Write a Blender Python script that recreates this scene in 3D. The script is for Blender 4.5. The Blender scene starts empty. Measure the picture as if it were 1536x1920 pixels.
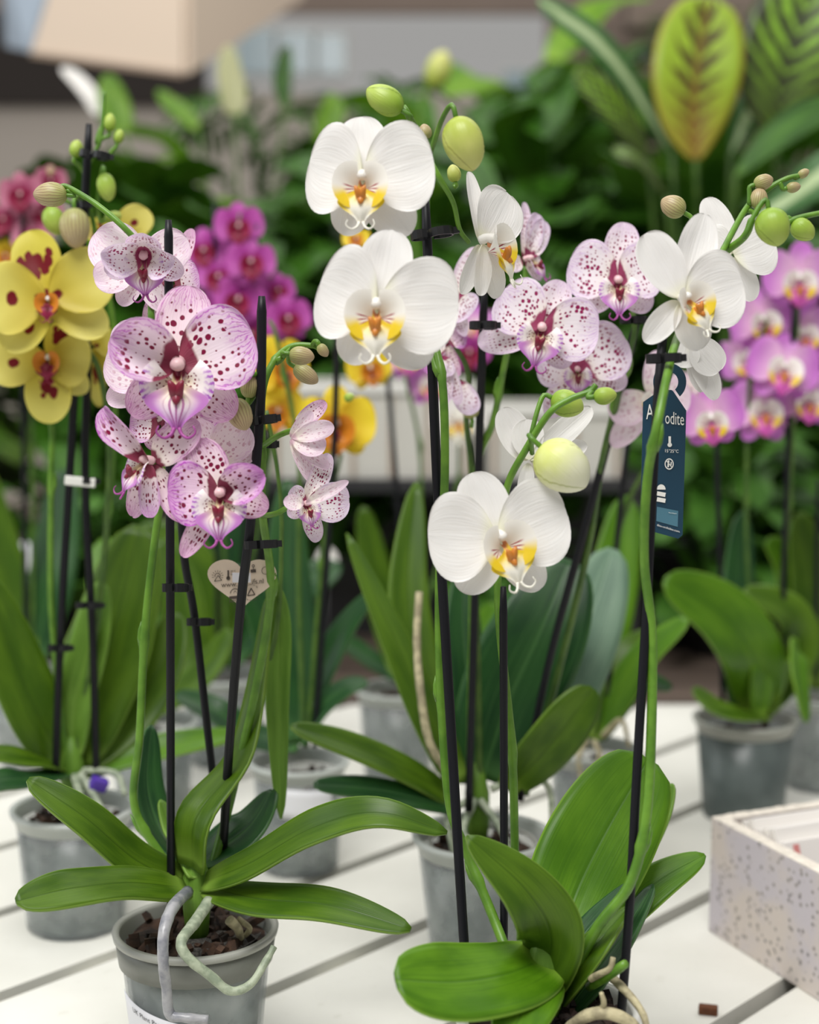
import bpy, math, random
from mathutils import Vector, Matrix, Euler, noise
D = bpy.data; SC = bpy.context.scene; COL = SC.collection
PI = math.pi; cos = math.cos; sin = math.sin
def R(a): return math.radians(a)
# ------------------------------------------------------------------ camera
FPX = 2955.0; PITCH = R(7.5); CAMZ = 1.36
CR = Vector((1, 0, 0)); CF = Vector((0, cos(PITCH), -sin(PITCH))); CU = Vector((0, sin(PITCH), cos(PITCH)))
CAM = Vector((0, 0, CAMZ))
def P(px, py, d):
    return CAM + CR*((px-768)/FPX*d) + CU*(-(py-960)/FPX*d) + CF*d
def G(px, py, z):
    v = CR*((px-768)/FPX) + CU*(-(py-960)/FPX) + CF
    return CAM + v*((z-CAMZ)/v.z)
def CV(x, y, z): return (CR*x + CU*y - CF*z)          # direction: right, up, towards the viewer
cam = D.objects.new('camera', D.cameras.new('camera')); COL.objects.link(cam); SC.camera = cam
cam.location = CAM; cam.rotation_euler = (PI/2-PITCH, 0, 0)
cam.data.sensor_fit = 'VERTICAL'; cam.data.sensor_height = 36; cam.data.lens = 36*FPX/1920
cam.data.dof.use_dof = True; cam.data.dof.focus_distance = 1.07; cam.data.dof.aperture_fstop = 3.6
cam.data.clip_start = .05
TZ = 0.80                                              # table top

# ------------------------------------------------------------------ tagging
def tag(o, label, cat, group=None, kind=None):
    if label: o['label'] = label
    if cat: o['category'] = cat
    if group: o['group'] = group
    if kind: o['kind'] = kind
    return o
def empty(name, loc=(0, 0, 0), rz=0):
    o = D.objects.new(name, None); COL.objects.link(o); o.location = loc; o.rotation_euler = (0, 0, rz)
    o.empty_display_size = .02
    return o
def wm(p):
    return p.matrix_basis.copy() if p.parent is None else wm(p.parent) @ p.matrix_parent_inverse @ p.matrix_basis
def attach(o, parent):
    if parent is not None:
        o.parent = parent; o.matrix_parent_inverse = wm(parent).inverted()
    return o

# ------------------------------------------------------------------ mesh builder
class MB:
    def __init__(s): s.v = []; s.f = []; s.uv = []
    def grid(s, rows, closed=False, uvs=None):
        b = len(s.v); nr = len(rows); nc = len(rows[0])
        for r in rows: s.v.extend([tuple(p) for p in r])
        for i in range(nr-1):
            for j in range(nc if closed else nc-1):
                k = (j+1) % nc
                s.f.append((b+i*nc+j, b+i*nc+k, b+(i+1)*nc+k, b+(i+1)*nc+j))
                if uvs: s.uv.append((uvs[i][j], uvs[i][k], uvs[i+1][k], uvs[i+1][j]))
                else:
                    u0, u1 = i/(nr-1), (i+1)/(nr-1); v0 = j/nc; v1 = (j+1)/nc
                    s.uv.append(((u0, v0), (u0, v1), (u1, v1), (u1, v0)))
        return s
    def face(s, pts):
        b = len(s.v); s.v.extend([tuple(p) for p in pts]); s.f.append(tuple(range(b, b+len(pts))))
        s.uv.append(tuple((0, 0) for _ in pts)); return s
    def tube(s, pts, rad, n=8, caps=True):
        pts = [Vector(p) for p in pts]; m = len(pts)
        if not isinstance(rad, (list, tuple)): rad = [rad]*m
        t = (pts[1]-pts[0]).normalized(); a = t.orthogonal().normalized(); rows = []
        for i in range(m):
            t = (pts[min(i+1, m-1)]-pts[max(i-1, 0)]).normalized()
            a = (a-t*a.dot(t)).normalized(); b = t.cross(a)
            rows.append([pts[i]+(a*cos(2*PI*k/n)+b*sin(2*PI*k/n))*rad[i] for k in range(n)])
        if caps:
            rows = [[pts[0]]*n]+rows+[[pts[-1]]*n]
        return s.grid(rows, True)
    def box(s, c, h, rot=None):
        c = Vector(c); b = len(s.v)
        for x in (-1, 1):
            for y in (-1, 1):
                for z in (-1, 1):
                    q = Vector((x*h[0], y*h[1], z*h[2]))
                    if rot: q = rot @ q
                    s.v.append(tuple(c+q))
        for f in ((0, 1, 3, 2), (4, 6, 7, 5), (0, 4, 5, 1), (2, 3, 7, 6), (0, 2, 6, 4), (1, 5, 7, 3)):
            s.f.append(tuple(b+i for i in f)); s.uv.append(((0, 0), (1, 0), (1, 1), (0, 1)))
        return s
    def lathe(s, prof, n=40, c=(0, 0, 0)):
        s.grid([[(c[0]+r*cos(2*PI*k/n), c[1]+r*sin(2*PI*k/n), c[2]+z) for k in range(n)] for r, z in prof], True); return s
    def prism(s, poly, z0, z1):
        n = len(poly)
        s.face([(x, y, z1) for x, y in poly]); s.face([(x, y, z0) for x, y in reversed(poly)])
        for i in range(n):
            a = poly[i]; b = poly[(i+1) % n]
            s.face([(a[0], a[1], z0), (b[0], b[1], z0), (b[0], b[1], z1), (a[0], a[1], z1)])
        return s
    def mesh(s, name, mat, smooth=True):
        me = D.meshes.new(name); me.from_pydata(s.v, [], s.f)
        l = me.uv_layers.new(name='UVMap'); k = 0
        for q in s.uv:
            for uv in q: l.data[k].uv = uv; k += 1
        if smooth: me.polygons.foreach_set('use_smooth', [True]*len(me.polygons))
        for m in (mat if isinstance(mat, list) else [mat]): me.materials.append(m)
        me.update(); return me
    def build(s, name, mat, parent=None, smooth=True, solid=0, bevel=0):
        o = D.objects.new(name, s.mesh(name, mat, smooth)); COL.objects.link(o)
        if solid:
            m = o.modifiers.new('thickness', 'SOLIDIFY'); m.thickness = solid; m.offset = 0
        if bevel:
            m = o.modifiers.new('bevel', 'BEVEL'); m.width = bevel; m.segments = 2; m.limit_method = 'ANGLE'
        return attach(o, parent)
def catmull(pts, n):
    pts = [Vector(p) for p in pts]
    if len(pts) == 2: return [pts[0].lerp(pts[1], i/(n-1)) for i in range(n)]
    q = [pts[0]*2-pts[1]]+pts+[pts[-1]*2-pts[-2]]; out = []; m = len(pts)-1
    for i in range(n):
        t = i/(n-1)*m; k = min(int(t), m-1); t -= k
        a, b, c, d = q[k:k+4]
        out.append(.5*((2*b)+(c-a)*t+(2*a-5*b+4*c-d)*t*t+(3*b-a-3*c+d)*t*t*t))
    return out
def lerp(a, b, t): return a+(b-a)*t
def ss(a, b, x):
    t = max(0, min(1, (x-a)/(b-a))); return t*t*(3-2*t)

# ------------------------------------------------------------------ materials
def hx(h):
    h = h.lstrip('#'); c = [int(h[i:i+2], 16)/255 for i in (0, 2, 4)]
    return tuple((x/12.92 if x <= .04045 else ((x+.055)/1.055)**2.4) for x in c)+(1,)
class N:
    def __init__(s, name):
        s.m = D.materials.new(name); s.m.use_nodes = True; s.t = s.m.node_tree; s.t.nodes.clear()
        s.out = s.t.nodes.new('ShaderNodeOutputMaterial')
    def n(s, kind, **kw):
        x = s.t.nodes.new(kind)
        for k, v in kw.items():
            setattr(x, k, v)
        return x
    def set(s, x, i, v):
        if hasattr(v, 'links') or hasattr(v, 'is_linked'): s.t.links.new(v, x.inputs[i])
        else: x.inputs[i].default_value = v
    def math(s, op, a, b=0., c=0., clamp=False):
        x = s.n('ShaderNodeMath', operation=op, use_clamp=clamp); s.set(x, 0, a); s.set(x, 1, b); s.set(x, 2, c); return x.outputs[0]
    def sm(s, v, a, b):                                # smoothstep a..b
        x = s.n('ShaderNodeMapRange', interpolation_type='SMOOTHSTEP'); s.set(x, 0, v); x.inputs[1].default_value = a; x.inputs[2].default_value = b
        return x.outputs[0]
    def mix(s, f, a, b):
        x = s.n('ShaderNodeMix', data_type='RGBA'); s.set(x, 0, f); s.set(x, 6, a); s.set(x, 7, b); return x.outputs[2]
    def uv(s):
        x = s.n('ShaderNodeUVMap', uv_map='UVMap'); y = s.n('ShaderNodeSeparateXYZ'); s.t.links.new(x.outputs[0], y.inputs[0]); return y.outputs[0], y.outputs[1]
    def vec(s, x, y, z=0.):
        c = s.n('ShaderNodeCombineXYZ'); s.set(c, 0, x); s.set(c, 1, y); s.set(c, 2, z); return c.outputs[0]
    def noise(s, vec, scale, detail=2, dim='3D'):
        x = s.n('ShaderNodeTexNoise', noise_dimensions=dim); s.set(x, 'Vector', vec); x.inputs['Scale'].default_value = scale; x.inputs['Detail'].default_value = detail
        return x.outputs[0]
    def obj(s): return s.n('ShaderNodeTexCoord').outputs['Object']
    def rnd(s): return s.n('ShaderNodeObjectInfo').outputs['Random']
    def voro(s, vec, scale=1, dim='2D', feature='F1'):
        x = s.n('ShaderNodeTexVoronoi', voronoi_dimensions=dim, feature=feature); s.set(x, 'Vector', vec); x.inputs['Scale'].default_value = scale; return x
    def bump(s, h, strength=.3, dist=.001):
        x = s.n('ShaderNodeBump'); s.set(x, 'Height', h); x.inputs['Strength'].default_value = strength; x.inputs['Distance'].default_value = dist; return x.outputs[0]
    def fin(s, col, rough=.5, trans=0., tcol=None, normal=None, spec=.5, alpha=None, metal=0., sheen=0.):
        p = s.n('ShaderNodeBsdfPrincipled'); s.set(p, 'Base Color', col); s.set(p, 'Roughness', rough); s.set(p, 'Specular IOR Level', spec); p.inputs['Metallic'].default_value = metal
        if normal is not None: s.set(p, 'Normal', normal)
        sh = p.outputs[0]
        if trans:
            t = s.n('ShaderNodeBsdfTranslucent'); s.set(t, 0, tcol if tcol is not None else col)
            if normal is not None: s.set(t, 'Normal', normal)
            m = s.n('ShaderNodeMixShader'); m.inputs[0].default_value = trans; s.t.links.new(sh, m.inputs[1]); s.t.links.new(t.outputs[0], m.inputs[2]); sh = m.outputs[0]
        if alpha is not None:
            t = s.n('ShaderNodeBsdfTransparent'); m = s.n('ShaderNodeMixShader'); s.set(m, 0, alpha); s.t.links.new(t.outputs[0], m.inputs[1]); s.t.links.new(sh, m.inputs[2]); sh = m.outputs[0]
        s.t.links.new(sh, s.out.inputs[0]); return s.m
M = {}
def plain(name, h, rough=.5, trans=0, metal=0, spec=.5, nz=0, ns=40):
    x = N(name); c = hx(h)
    if nz:
        k = x.noise(x.obj(), ns, 4); c = x.mix(x.sm(k, .35, .65), tuple(q*(1-nz) for q in c[:3])+(1,), c)
    M[name] = x.fin(c, rough, trans, metal=metal, spec=spec); return M[name]
# petals -------------------------------------------------------------
def white_petal():
    x = N('white_petal'); u, v = x.uv(); av = x.math('ABSOLUTE', x.math('SUBTRACT', v, .5))
    w = x.noise(x.vec(x.math('MULTIPLY', u, 2.), x.math('MULTIPLY', v, 34.)), 1., 2)
    c = x.mix(x.sm(u, 0., .28), hx('ecebd2'), hx('efedeb'))
    c = x.mix(x.math('MULTIPLY', x.sm(w, .3, .75), .22), c, hx('e7e0d8'))
    b = x.math('ADD', w, x.math('MULTIPLY', x.sm(av, 0, .05), .35))
    M['white_petal'] = x.fin(c, .42, .22, normal=x.bump(b, .4, .0009), spec=.3)
def spotted_petal(name, base, spot, vein, dens=1., veinamt=1., edge=None, lines=False, base_b=.0):
    x = N(name); u, v = x.uv(); r = x.rnd(); ro = x.math('MULTIPLY', r, 17.)
    vv = x.math('SUBTRACT', v, .5); av = x.math('ABSOLUTE', vv)
    n1 = x.noise(x.vec(x.math('ADD', x.math('MULTIPLY', u, 3.), ro), x.math('MULTIPLY', v, 3.)), 1., 2)
    # veins branch towards the margin
    wob = x.noise(x.vec(x.math('ADD', x.math('MULTIPLY', u, 8.), ro), x.math('MULTIPLY', v, 9.)), 1., 3)
    ph = x.math('ADD', x.math('MULTIPLY', v, 92.), x.math('MULTIPLY', wob, 16.))
    line = x.sm(x.math('SINE', ph), .35, .95)
    rim = x.math('MAXIMUM', x.sm(u, .55, .97), x.math('MULTIPLY', x.sm(av, .3, .49), x.sm(u, .15, .45)))
    vm = x.math('MULTIPLY', x.math('MULTIPLY', line, rim), veinamt, clamp=True)
    c = x.mix(x.sm(u, 0, .5), hx('fbf3e6'), hx(base))
    c = x.mix(x.math('MULTIPLY', rim, .35*veinamt), c, hx(vein))
    c = x.mix(x.math('MULTIPLY', vm, .8), c, hx(vein))
    # spots in rows along the veins
    su, sv = (11., 13.) if not lines else (13., 9.5)
    V = x.voro(x.vec(x.math('ADD', x.math('MULTIPLY', u, su*dens), ro), x.math('MULTIPLY', v, sv*dens)), 1.)
    V.inputs['Randomness'].default_value = .85 if not lines else .35
    sz = x.n('ShaderNodeSeparateColor'); x.t.links.new(V.outputs['Color'], sz.inputs[0])
    rad = x.math('ADD', x.math('MULTIPLY', sz.outputs[0], .3), .12)
    rad = x.math('MULTIPLY', rad, x.math('ADD', x.math('MULTIPLY', x.sm(n1, .3, .65), .75), .45))
    d = x.math('SUBTRACT', V.outputs['Distance'], rad)
    sp = x.math('SUBTRACT', 1., x.sm(d, -.06, .05))
    reg = x.math('MULTIPLY', x.math('MULTIPLY', x.sm(u, .12, .26), x.math('SUBTRACT', 1., x.sm(u, .72, .93))), x.math('SUBTRACT', 1., x.sm(av, .36, .46)))
    keep = x.math('GREATER_THAN', sz.outputs[1], .22)
    sp = x.math('MULTIPLY', x.math('MULTIPLY', sp, reg), keep)
    c = x.mix(sp, c, hx(spot))
    bs = x.math('MULTIPLY', x.math('SUBTRACT', 1., x.sm(u, .06, .16)), .85)
    bs = x.math('MAXIMUM', bs, x.math('MULTIPLY', x.math('SUBTRACT', 1., x.sm(x.math('ADD', u, x.math('MULTIPLY', n1, .16)), .17+base_b, .22+base_b)), .95))
    c = x.mix(bs, c, hx(spot))
    w = x.noise(x.vec(x.math('MULTIPLY', u, 2.), x.math('MULTIPLY', v, 34.)), 1., 2)
    M[name] = x.fin(c, .42, .22, normal=x.bump(w, .38, .0008), spec=.3)
def blotch_petal(name, base, tip, spot, blobs, trans=.25):
    x = N(name); u, v = x.uv(); r = x.rnd()
    nz = x.noise(x.vec(x.math('MULTIPLY', u, 9.), x.math('MULTIPLY', v, 9.), r), 1., 3)
    w = x.noise(x.vec(x.math('MULTIPLY', u, 2.), x.math('MULTIPLY', v, 30.)), 1., 2)
    c = x.mix(x.sm(u, .1, .9), hx(base), hx(tip)); m = None
    for (a, b, q) in blobs:
        du = x.math('SUBTRACT', u, a); dv = x.math('SUBTRACT', v, b)
        d = x.math('SQRT', x.math('ADD', x.math('MULTIPLY', du, du), x.math('MULTIPLY', dv, dv)))
        d = x.math('ADD', d, x.math('MULTIPLY', x.math('SUBTRACT', nz, .5), .07))
        k = x.math('SUBTRACT', 1., x.sm(d, q*.85, q*1.12)); m = k if m is None else x.math('MAXIMUM', m, k)
    if m is not None: c = x.mix(m, c, hx(spot))
    M[name] = x.fin(c, .45, trans, normal=x.bump(w, .25, .0006), spec=.3)
white_petal()
spotted_petal('pink_veined_petal', 'f5e2ee', '84103e', 'bb4fbe', .82, 1.15, base_b=.13)
spotted_petal('pink_lined_sepal', 'f3dde6', '7c0e3a', 'bb5cae', .82, 1.1, lines=True)
spotted_petal('pink_flushed_petal', 'f0cfe8', '780a3a', 'b23cb8', .8, 1.5, base_b=.1)
spotted_petal('speckled_petal', 'f7edf4', '951455', 'bb80cf', 1.05, .6, base_b=.08)
spotted_petal('speckled_sepal', 'f5eaef', '8c124c', 'b980c6', 1.05, .65, lines=True)
spotted_petal('pale_pink_petal', 'f7e9ef', 'd9b4c4', 'd59ace', .8, .6, base_b=-.3)
blotch_petal('yellow_petal', 'c6b440', 'ddd26e', '6e0a16', [(.03, .5, .17), (.56, .5, .10)])
blotch_petal('yellow_dorsal', 'ccba3e', 'd6ca50', '74101c', [(.5, .3, .1), (.55, .5, .12), (.5, .7, .12), (.42, .4, .1), (.4, .62, .12), (.62, .22, .07), (.6, .82, .08), (.64, .66, .08), (.03, .5, .12)])
blotch_petal('yellow_lateral', 'ccbc42', 'dad06c', '74101c', [(.4, .56, .13), (.5, .4, .10), (.3, .45, .08), (.56, .62, .06)])
blotch_petal('yellow_petal_clear', 'c6b440', 'ddd26e', '6e0a16', [(.03, .5, .17)])
blotch_petal('plain_yellow_petal', 'c8b844', 'dcd274', '74101c', [])
blotch_petal('golden_petal', 'dcb82c', 'f0d638', 'b8482a', [(.02, .5, .11)])
blotch_petal('magenta_petal', 'a4328e', 'c25ab2', '8a1468', [(.02, .5, .2)])
blotch_petal('orchid_pink_petal', 'ecc0e0', 'c877cc', 'f4e4f0', [(.02, .5, .2)])
blotch_petal('dusky_pink_petal', 'a84a70', 'c07890', '8a2048', [(.3, .5, .2)])
plain('white_lip', 'f3f0ea', .4, .15)
plain('pink_lip', 'cf5ab0', .45, .15); plain('gold_lip', 'd0801e', .45, .1); plain('crimson_lip', '8e1440', .45, .1)
def lip_white():
    x = N('white_yellow_lip'); u, v = x.uv(); av = x.math('ABSOLUTE', x.math('SUBTRACT', v, .5))
    c = x.mix(x.sm(u, .3, .7), hx('efd660'), hx('f7f4e8'))
    c = x.mix(x.math('MULTIPLY', x.math('MULTIPLY', x.sm(av, .2, .45), x.math('SUBTRACT', 1., x.sm(u, .7, .9))), x.sm(u, .1, .4)), c, hx('ecd22a'))
    c = x.mix(x.math('SUBTRACT', 1., x.sm(u, .08, .2)), c, hx('e0986a'))
    M['white_yellow_lip'] = x.fin(c, .4, .15)
    x = N('white_side_lobe'); u, v = x.uv()
    c = x.mix(x.math('MULTIPLY', x.sm(v, .52, .74), x.sm(u, .3, .6)), hx('f8f5ee'), hx('ecce2c'))
    st = x.sm(x.math('SINE', x.math('MULTIPLY', v, 52.)), .1, .7)
    k = x.math('MULTIPLY', x.math('MULTIPLY', st, x.math('SUBTRACT', 1., x.sm(u, .35, .6))), x.sm(v, .4, .5))
    c = x.mix(k, c, hx('a83048'))
    M['white_side_lobe'] = x.fin(c, .4, .2)
    x = N('orange_callus'); c = x.mix(x.sm(x.noise(x.obj(), 900., 3), .4, .6), hx('b4601c'), hx('d8923a'))
    M['orange_callus'] = x.fin(c, .4)
def lip_pink():
    x = N('magenta_mid_lobe'); u, v = x.uv(); av = x.math('ABSOLUTE', x.math('SUBTRACT', v, .5))
    st = x.math('MULTIPLY', x.sm(x.math('COSINE', x.math('MULTIPLY', x.math('SUBTRACT', v, .5), 58.)), .1, .7), x.math('SUBTRACT', 1., x.sm(av, .14, .26)))
    c = x.mix(x.sm(u, .25, .75), hx('efe3b8'), hx('f0dcf0'))
    k = x.math('MAXIMUM', x.sm(av, .16, .42), x.sm(u, .62, .95))
    c = x.mix(x.math('MULTIPLY', x.math('MULTIPLY', k, x.sm(u, .25, .5)), .85), c, hx('b95cc0'))
    c = x.mix(x.math('MULTIPLY', st, .8), c, hx('a3398c'))
    c = x.mix(x.math('SUBTRACT', 1., x.sm(u, .05, .2)), c, hx('8c1838'))
    M['magenta_mid_lobe'] = x.fin(c, .42, .15)
    x = N('spotted_side_lobe'); u, v = x.uv(); wob = x.noise(x.vec(x.math('MULTIPLY', u, 7.), x.math('MULTIPLY', v, 7.)), 1., 3)
    tipm = x.math('MULTIPLY', x.sm(x.math('ADD', u, x.math('MULTIPLY', wob, .3)), .72, 1.05), x.math('SUBTRACT', 1., x.sm(x.math('ABSOLUTE', x.math('SUBTRACT', v, .55)), .25, .5)))
    st = x.math('ADD', x.math('MULTIPLY', x.sm(x.math('SINE', x.math('ADD', x.math('MULTIPLY', v, 70.), x.math('MULTIPLY', wob, 8.))), -.4, .8), .7), .3)
    c = x.mix(x.math('MULTIPLY', tipm, st), hx('f8f0ee'), hx('b060c4'))
    c = x.mix(x.math('MULTIPLY', x.math('SUBTRACT', 1., x.sm(u, .15, .5)), .4), c, hx('efe2a4'))
    V = x.voro(x.vec(x.math('MULTIPLY', u, 8.), x.math('MULTIPLY', v, 7.)), 1.)
    k = x.math('MULTIPLY', x.math('SUBTRACT', 1., x.sm(V.outputs['Distance'], .18, .3)), x.math('SUBTRACT', 1., x.sm(u, .4, .55)))
    c = x.mix(k, c, hx('7c1030'))
    bar = x.math('MULTIPLY', x.math('SUBTRACT', 1., x.sm(x.math('ABSOLUTE', x.math('SUBTRACT', v, .74)), .06, .12)), x.math('MULTIPLY', x.sm(u, .2, .26), x.math('SUBTRACT', 1., x.sm(u, .6, .74))))
    c = x.mix(bar, c, hx('8c1432'))
    M['spotted_side_lobe'] = x.fin(c, .42, .15)
    x = N('pink_column'); M['pink_column'] = x.fin(x.mix(x.sm(x.noise(x.obj(), 300.), .4, .6), hx('e8b4c0'), hx('f0d4d0')), .35, .1)
    M['yellow_spotted_callus'] = plain('yellow_spotted_callus', 'b89a2c', .4)
    M['crimson_callus'] = plain('crimson_callus', '7a1430', .4)
lip_white(); lip_pink()
def leaf_mat(name, c1, c2, mid, rough=.34, trans=.18, edge=None):
    x = N(name); u, v = x.uv(); av = x.math('ABSOLUTE', x.math('SUBTRACT', v, .5)); r = x.rnd()
    n1 = x.noise(x.vec(x.math('MULTIPLY', u, 3.), x.math('MULTIPLY', v, 3.), x.math('MULTIPLY', r, 9.)), 1., 3)
    ln = x.noise(x.vec(x.math('MULTIPLY', u, 1.5), x.math('MULTIPLY', v, 46.), r), 1., 1)
    c = x.mix(x.sm(n1, .3, .7), hx(c1), hx(c2))
    c = x.mix(x.math('MULTIPLY', x.sm(ln, .48, .72), .4), c, hx(mid))
    c = x.mix(x.math('MULTIPLY', x.math('SUBTRACT', 1., x.sm(av, .005, .03)), .55), c, hx(mid))
    c = x.mix(x.math('MULTIPLY', x.sm(av, .475, .5), .7), c, hx(edge or mid))
    c = x.mix(x.math('SUBTRACT', 1., x.sm(u, 0., .14)), c, hx(edge or mid))
    h = x.math('ADD', x.sm(av, 0, .03), x.math('MULTIPLY', ln, .5))
    M[name] = x.fin(c, rough, trans, tcol=x.mix(.3, c, hx('7ab020')), normal=x.bump(h, .35, .0006), spec=.26)
leaf_mat('orchid_leaf', '37560d', '506f16', '304c0a', .36, .07, '7c9c3c')
leaf_mat('bright_orchid_leaf', '426d0a', '5a8617', '365f0c', .38, .08, '86ac3c')
leaf_mat('dark_orchid_leaf', '173a1e', '254e22', '48703c', .32, .04)
leaf_mat('pale_orchid_leaf', '587f28', '6f9838', '84a848', .4, .12)
leaf_mat('foliage_leaf', '1d3f0c', '3a6818', '50782c', .38, .08)
leaf_mat('lime_foliage_leaf', '4a7c14', '78a028', '8cb040', .4, .15)
leaf_mat('fern_leaf', '234a12', '467424', '567f2e', .5, .12)
leaf_mat('blue_green_leaf', '2e4c38', '486a50', '6c8a6c', .45, .08)
leaf_mat('grey_green_leaf', '54705c', '6c8870', '8aa48a', .45, .08)
def calathea():
    x = N('patterned_leaf'); u, v = x.uv(); s = x.math('SUBTRACT', v, .5); av = x.math('ABSOLUTE', s)
    n = x.noise(x.vec(x.math('MULTIPLY', u, 9.), x.math('MULTIPLY', v, 9.)), 1., 3)
    ph = x.math('ADD', x.math('MULTIPLY', x.math('SUBTRACT', u, x.math('MULTIPLY', av, .5)), 50.), x.math('MULTIPLY', n, 4.))
    w = x.math('SUBTRACT', x.math('ADD', x.math('MULTIPLY', x.math('SINE', ph), .45), .78), x.math('MULTIPLY', av, 3.))
    c = x.mix(x.sm(w, .1, .55), hx('a9c738'), hx('5a4e1c'))
    c = x.mix(x.math('SUBTRACT', 1., x.sm(av, .01, .05)), c, hx('8a7c24'))
    c = x.mix(x.math('MULTIPLY', x.math('SUBTRACT', 1., x.sm(u, .05, .7)), .6), c, hx('a4742c'))
    c = x.mix(x.math('MULTIPLY', x.sm(av, .42, .5), .5), c, hx('b86a40'))
    M['patterned_leaf'] = x.fin(c, .4, .35)
    x = N('dark_patterned_leaf'); u, v = x.uv(); av = x.math('ABSOLUTE', x.math('SUBTRACT', v, .5))
    n = x.noise(x.vec(x.math('MULTIPLY', u, 9.), x.math('MULTIPLY', v, 9.)), 1., 3)
    ph = x.math('ADD', x.math('MULTIPLY', x.math('SUBTRACT', u, x.math('MULTIPLY', av, .6)), 52.), x.math('MULTIPLY', n, 4.))
    w = x.sm(x.math('SUBTRACT', x.math('SINE', ph), x.math('MULTIPLY', x.math('ABSOLUTE', x.math('SUBTRACT', av, .2)), 5.)), -.7, .3)
    c = x.mix(w, hx('333c18'), x.mix(x.sm(u, .25, .7), hx('5c7a24'), hx('86b430')))
    M['dark_patterned_leaf'] = x.fin(c, .4, .2)
    x = N('variegated_leaf'); u, v = x.uv(); av = x.math('ABSOLUTE', x.math('SUBTRACT', v, .5))
    c = x.mix(x.sm(x.math('ADD', av, x.math('MULTIPLY', x.noise(x.vec(x.math('MULTIPLY', u, 9.), x.math('MULTIPLY', v, 9.)), 1., 2), .2)), .22, .3), hx('b8cc9a'), hx('3f6c34'))
    M['variegated_leaf'] = x.fin(c, .4, .2)
calathea()
def stem_mat():
    x = N('green_stem'); c = x.mix(x.sm(x.noise(x.obj(), 60., 3), .3, .7), hx('4c771c'), hx('68942c')); M['green_stem'] = x.fin(c, .4, .05, normal=x.bump(x.noise(x.obj(), 900.), .1))
    x = N('dark_green_stem'); c = x.mix(x.sm(x.noise(x.obj(), 60., 3), .3, .7), hx('38581a'), hx('506f26')); M['dark_green_stem'] = x.fin(c, .45)
    def seam(x, u, v, c, dark):
        q = x.math('MULTIPLY', x.math('SUBTRACT', 1., x.math('COSINE', x.math('MULTIPLY', u, PI))), .275)
        f = x.math('FRACT', x.math('ADD', x.math('ADD', x.math('MULTIPLY', v, 3.), q), .3))
        e_ = x.math('ABSOLUTE', x.math('SUBTRACT', f, .5))
        return x.mix(x.math('MULTIPLY', x.sm(e_, .465, .495), .6), c, hx(dark))
    for nm, c0, c1, dk in (('lime_bud', 'a9b944', 'd3d47e', '8a8a30'), ('green_bud', '8cae34', 'b4c85c', '6c8424'), ('cream_bud', 'd8e07e', 'f1efd8', 'a8b04c')):
        x = N(nm); u, v = x.uv(); n = x.noise(x.obj(), 60., 3)
        c = x.mix(x.sm(x.math('ADD', u, x.math('MULTIPLY', x.math('SUBTRACT', n, .5), .5)), .1, .85), hx(c0), hx(c1)); c = x.mix(x.math('MULTIPLY', x.sm(u, .9, 1.), .7), c, hx('b09048'))
        c = seam(x, u, v, c, dk)
        w = x.noise(x.vec(x.math('MULTIPLY', u, 2.), x.math('MULTIPLY', v, 60.)), 1., 2); M[nm] = x.fin(c, .42, .1, normal=x.bump(w, .3, .0008))
    x = N('veined_bud'); u, v = x.uv(); w = x.sm(x.math('SINE', x.math('ADD', x.math('MULTIPLY', v, 150.8), x.math('MULTIPLY', x.noise(x.obj(), 120., 2), 5.))), .2, 1.)
    c = x.mix(x.sm(u, .1, .8), hx('a4aa62'), hx('bfab84')); c = x.mix(x.math('MULTIPLY', w, .55), c, hx('7a4c40')); M['veined_bud'] = x.fin(c, .45, .1)
    x = N('aerial_root'); n = x.noise(x.obj(), 130., 4); c = x.mix(x.sm(n, .35, .65), hx('84907a'), hx('abb49c')); M['aerial_root'] = x.fin(c, .5, normal=x.bump(x.noise(x.obj(), 400., 4), .5, .001))
    x = N('silver_root'); n = x.noise(x.obj(), 90., 4); c = x.mix(x.sm(n, .35, .65), hx('73757e'), hx('a3a3a6')); M['silver_root'] = x.fin(c, .32, normal=x.bump(x.noise(x.obj(), 300., 3), .3, .001))
    x = N('dry_root'); n = x.noise(x.obj(), 130., 4); c = x.mix(x.sm(n, .35, .65), hx('958c70'), hx('c0b692')); M['dry_root'] = x.fin(c, .7, normal=x.bump(x.noise(x.obj(), 400., 4), .8, .001))
stem_mat()
plain('stake_plastic', '0d0d14', .45, spec=.3); plain('clip_plastic', '0d0d10', .35)
x = N('pot_plastic'); n = x.noise(x.obj(), 25., 3); c = x.mix(x.sm(n, .3, .7), hx('aab2b4'), hx('cdd2d2')); M['pot_plastic'] = x.fin(c, .2, .3, alpha=.4)
x = N('grey_pot_plastic'); n = x.noise(x.obj(), 25., 3); c = x.mix(x.sm(n, .3, .7), hx('5c6664'), hx('727c7a')); M['grey_pot_plastic'] = x.fin(c, .3, .2, alpha=.78)
x = N('root_ball'); n = x.noise(x.obj(), 45., 5); c = x.mix(x.sm(n, .35, .65), hx('4a5238'), hx('a3aa9c')); M['root_ball'] = x.fin(c, .9, normal=x.bump(n, .8, .003))
plain('clear_rim_plastic', 'c6cbc6', .3, .2)
plain('rim_plastic', 'a9aaa2', .4, .15); plain('collar_plastic', '71736c', .4); plain('white_plastic', 'e9e8e2', .4, .1)
x = N('bark'); n = x.noise(x.obj(), 70., 5); c = x.mix(x.sm(n, .35, .65), hx('1e1510'), hx('4c3526')); M['bark'] = x.fin(c, .9, normal=x.bump(n, .8, .004))
x = N('peat'); n = x.noise(x.obj(), 120., 5); c = x.mix(x.sm(n, .35, .65), hx('120b08'), hx('33221a')); M['peat'] = x.fin(c, .95, normal=x.bump(n, .8, .004))
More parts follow.
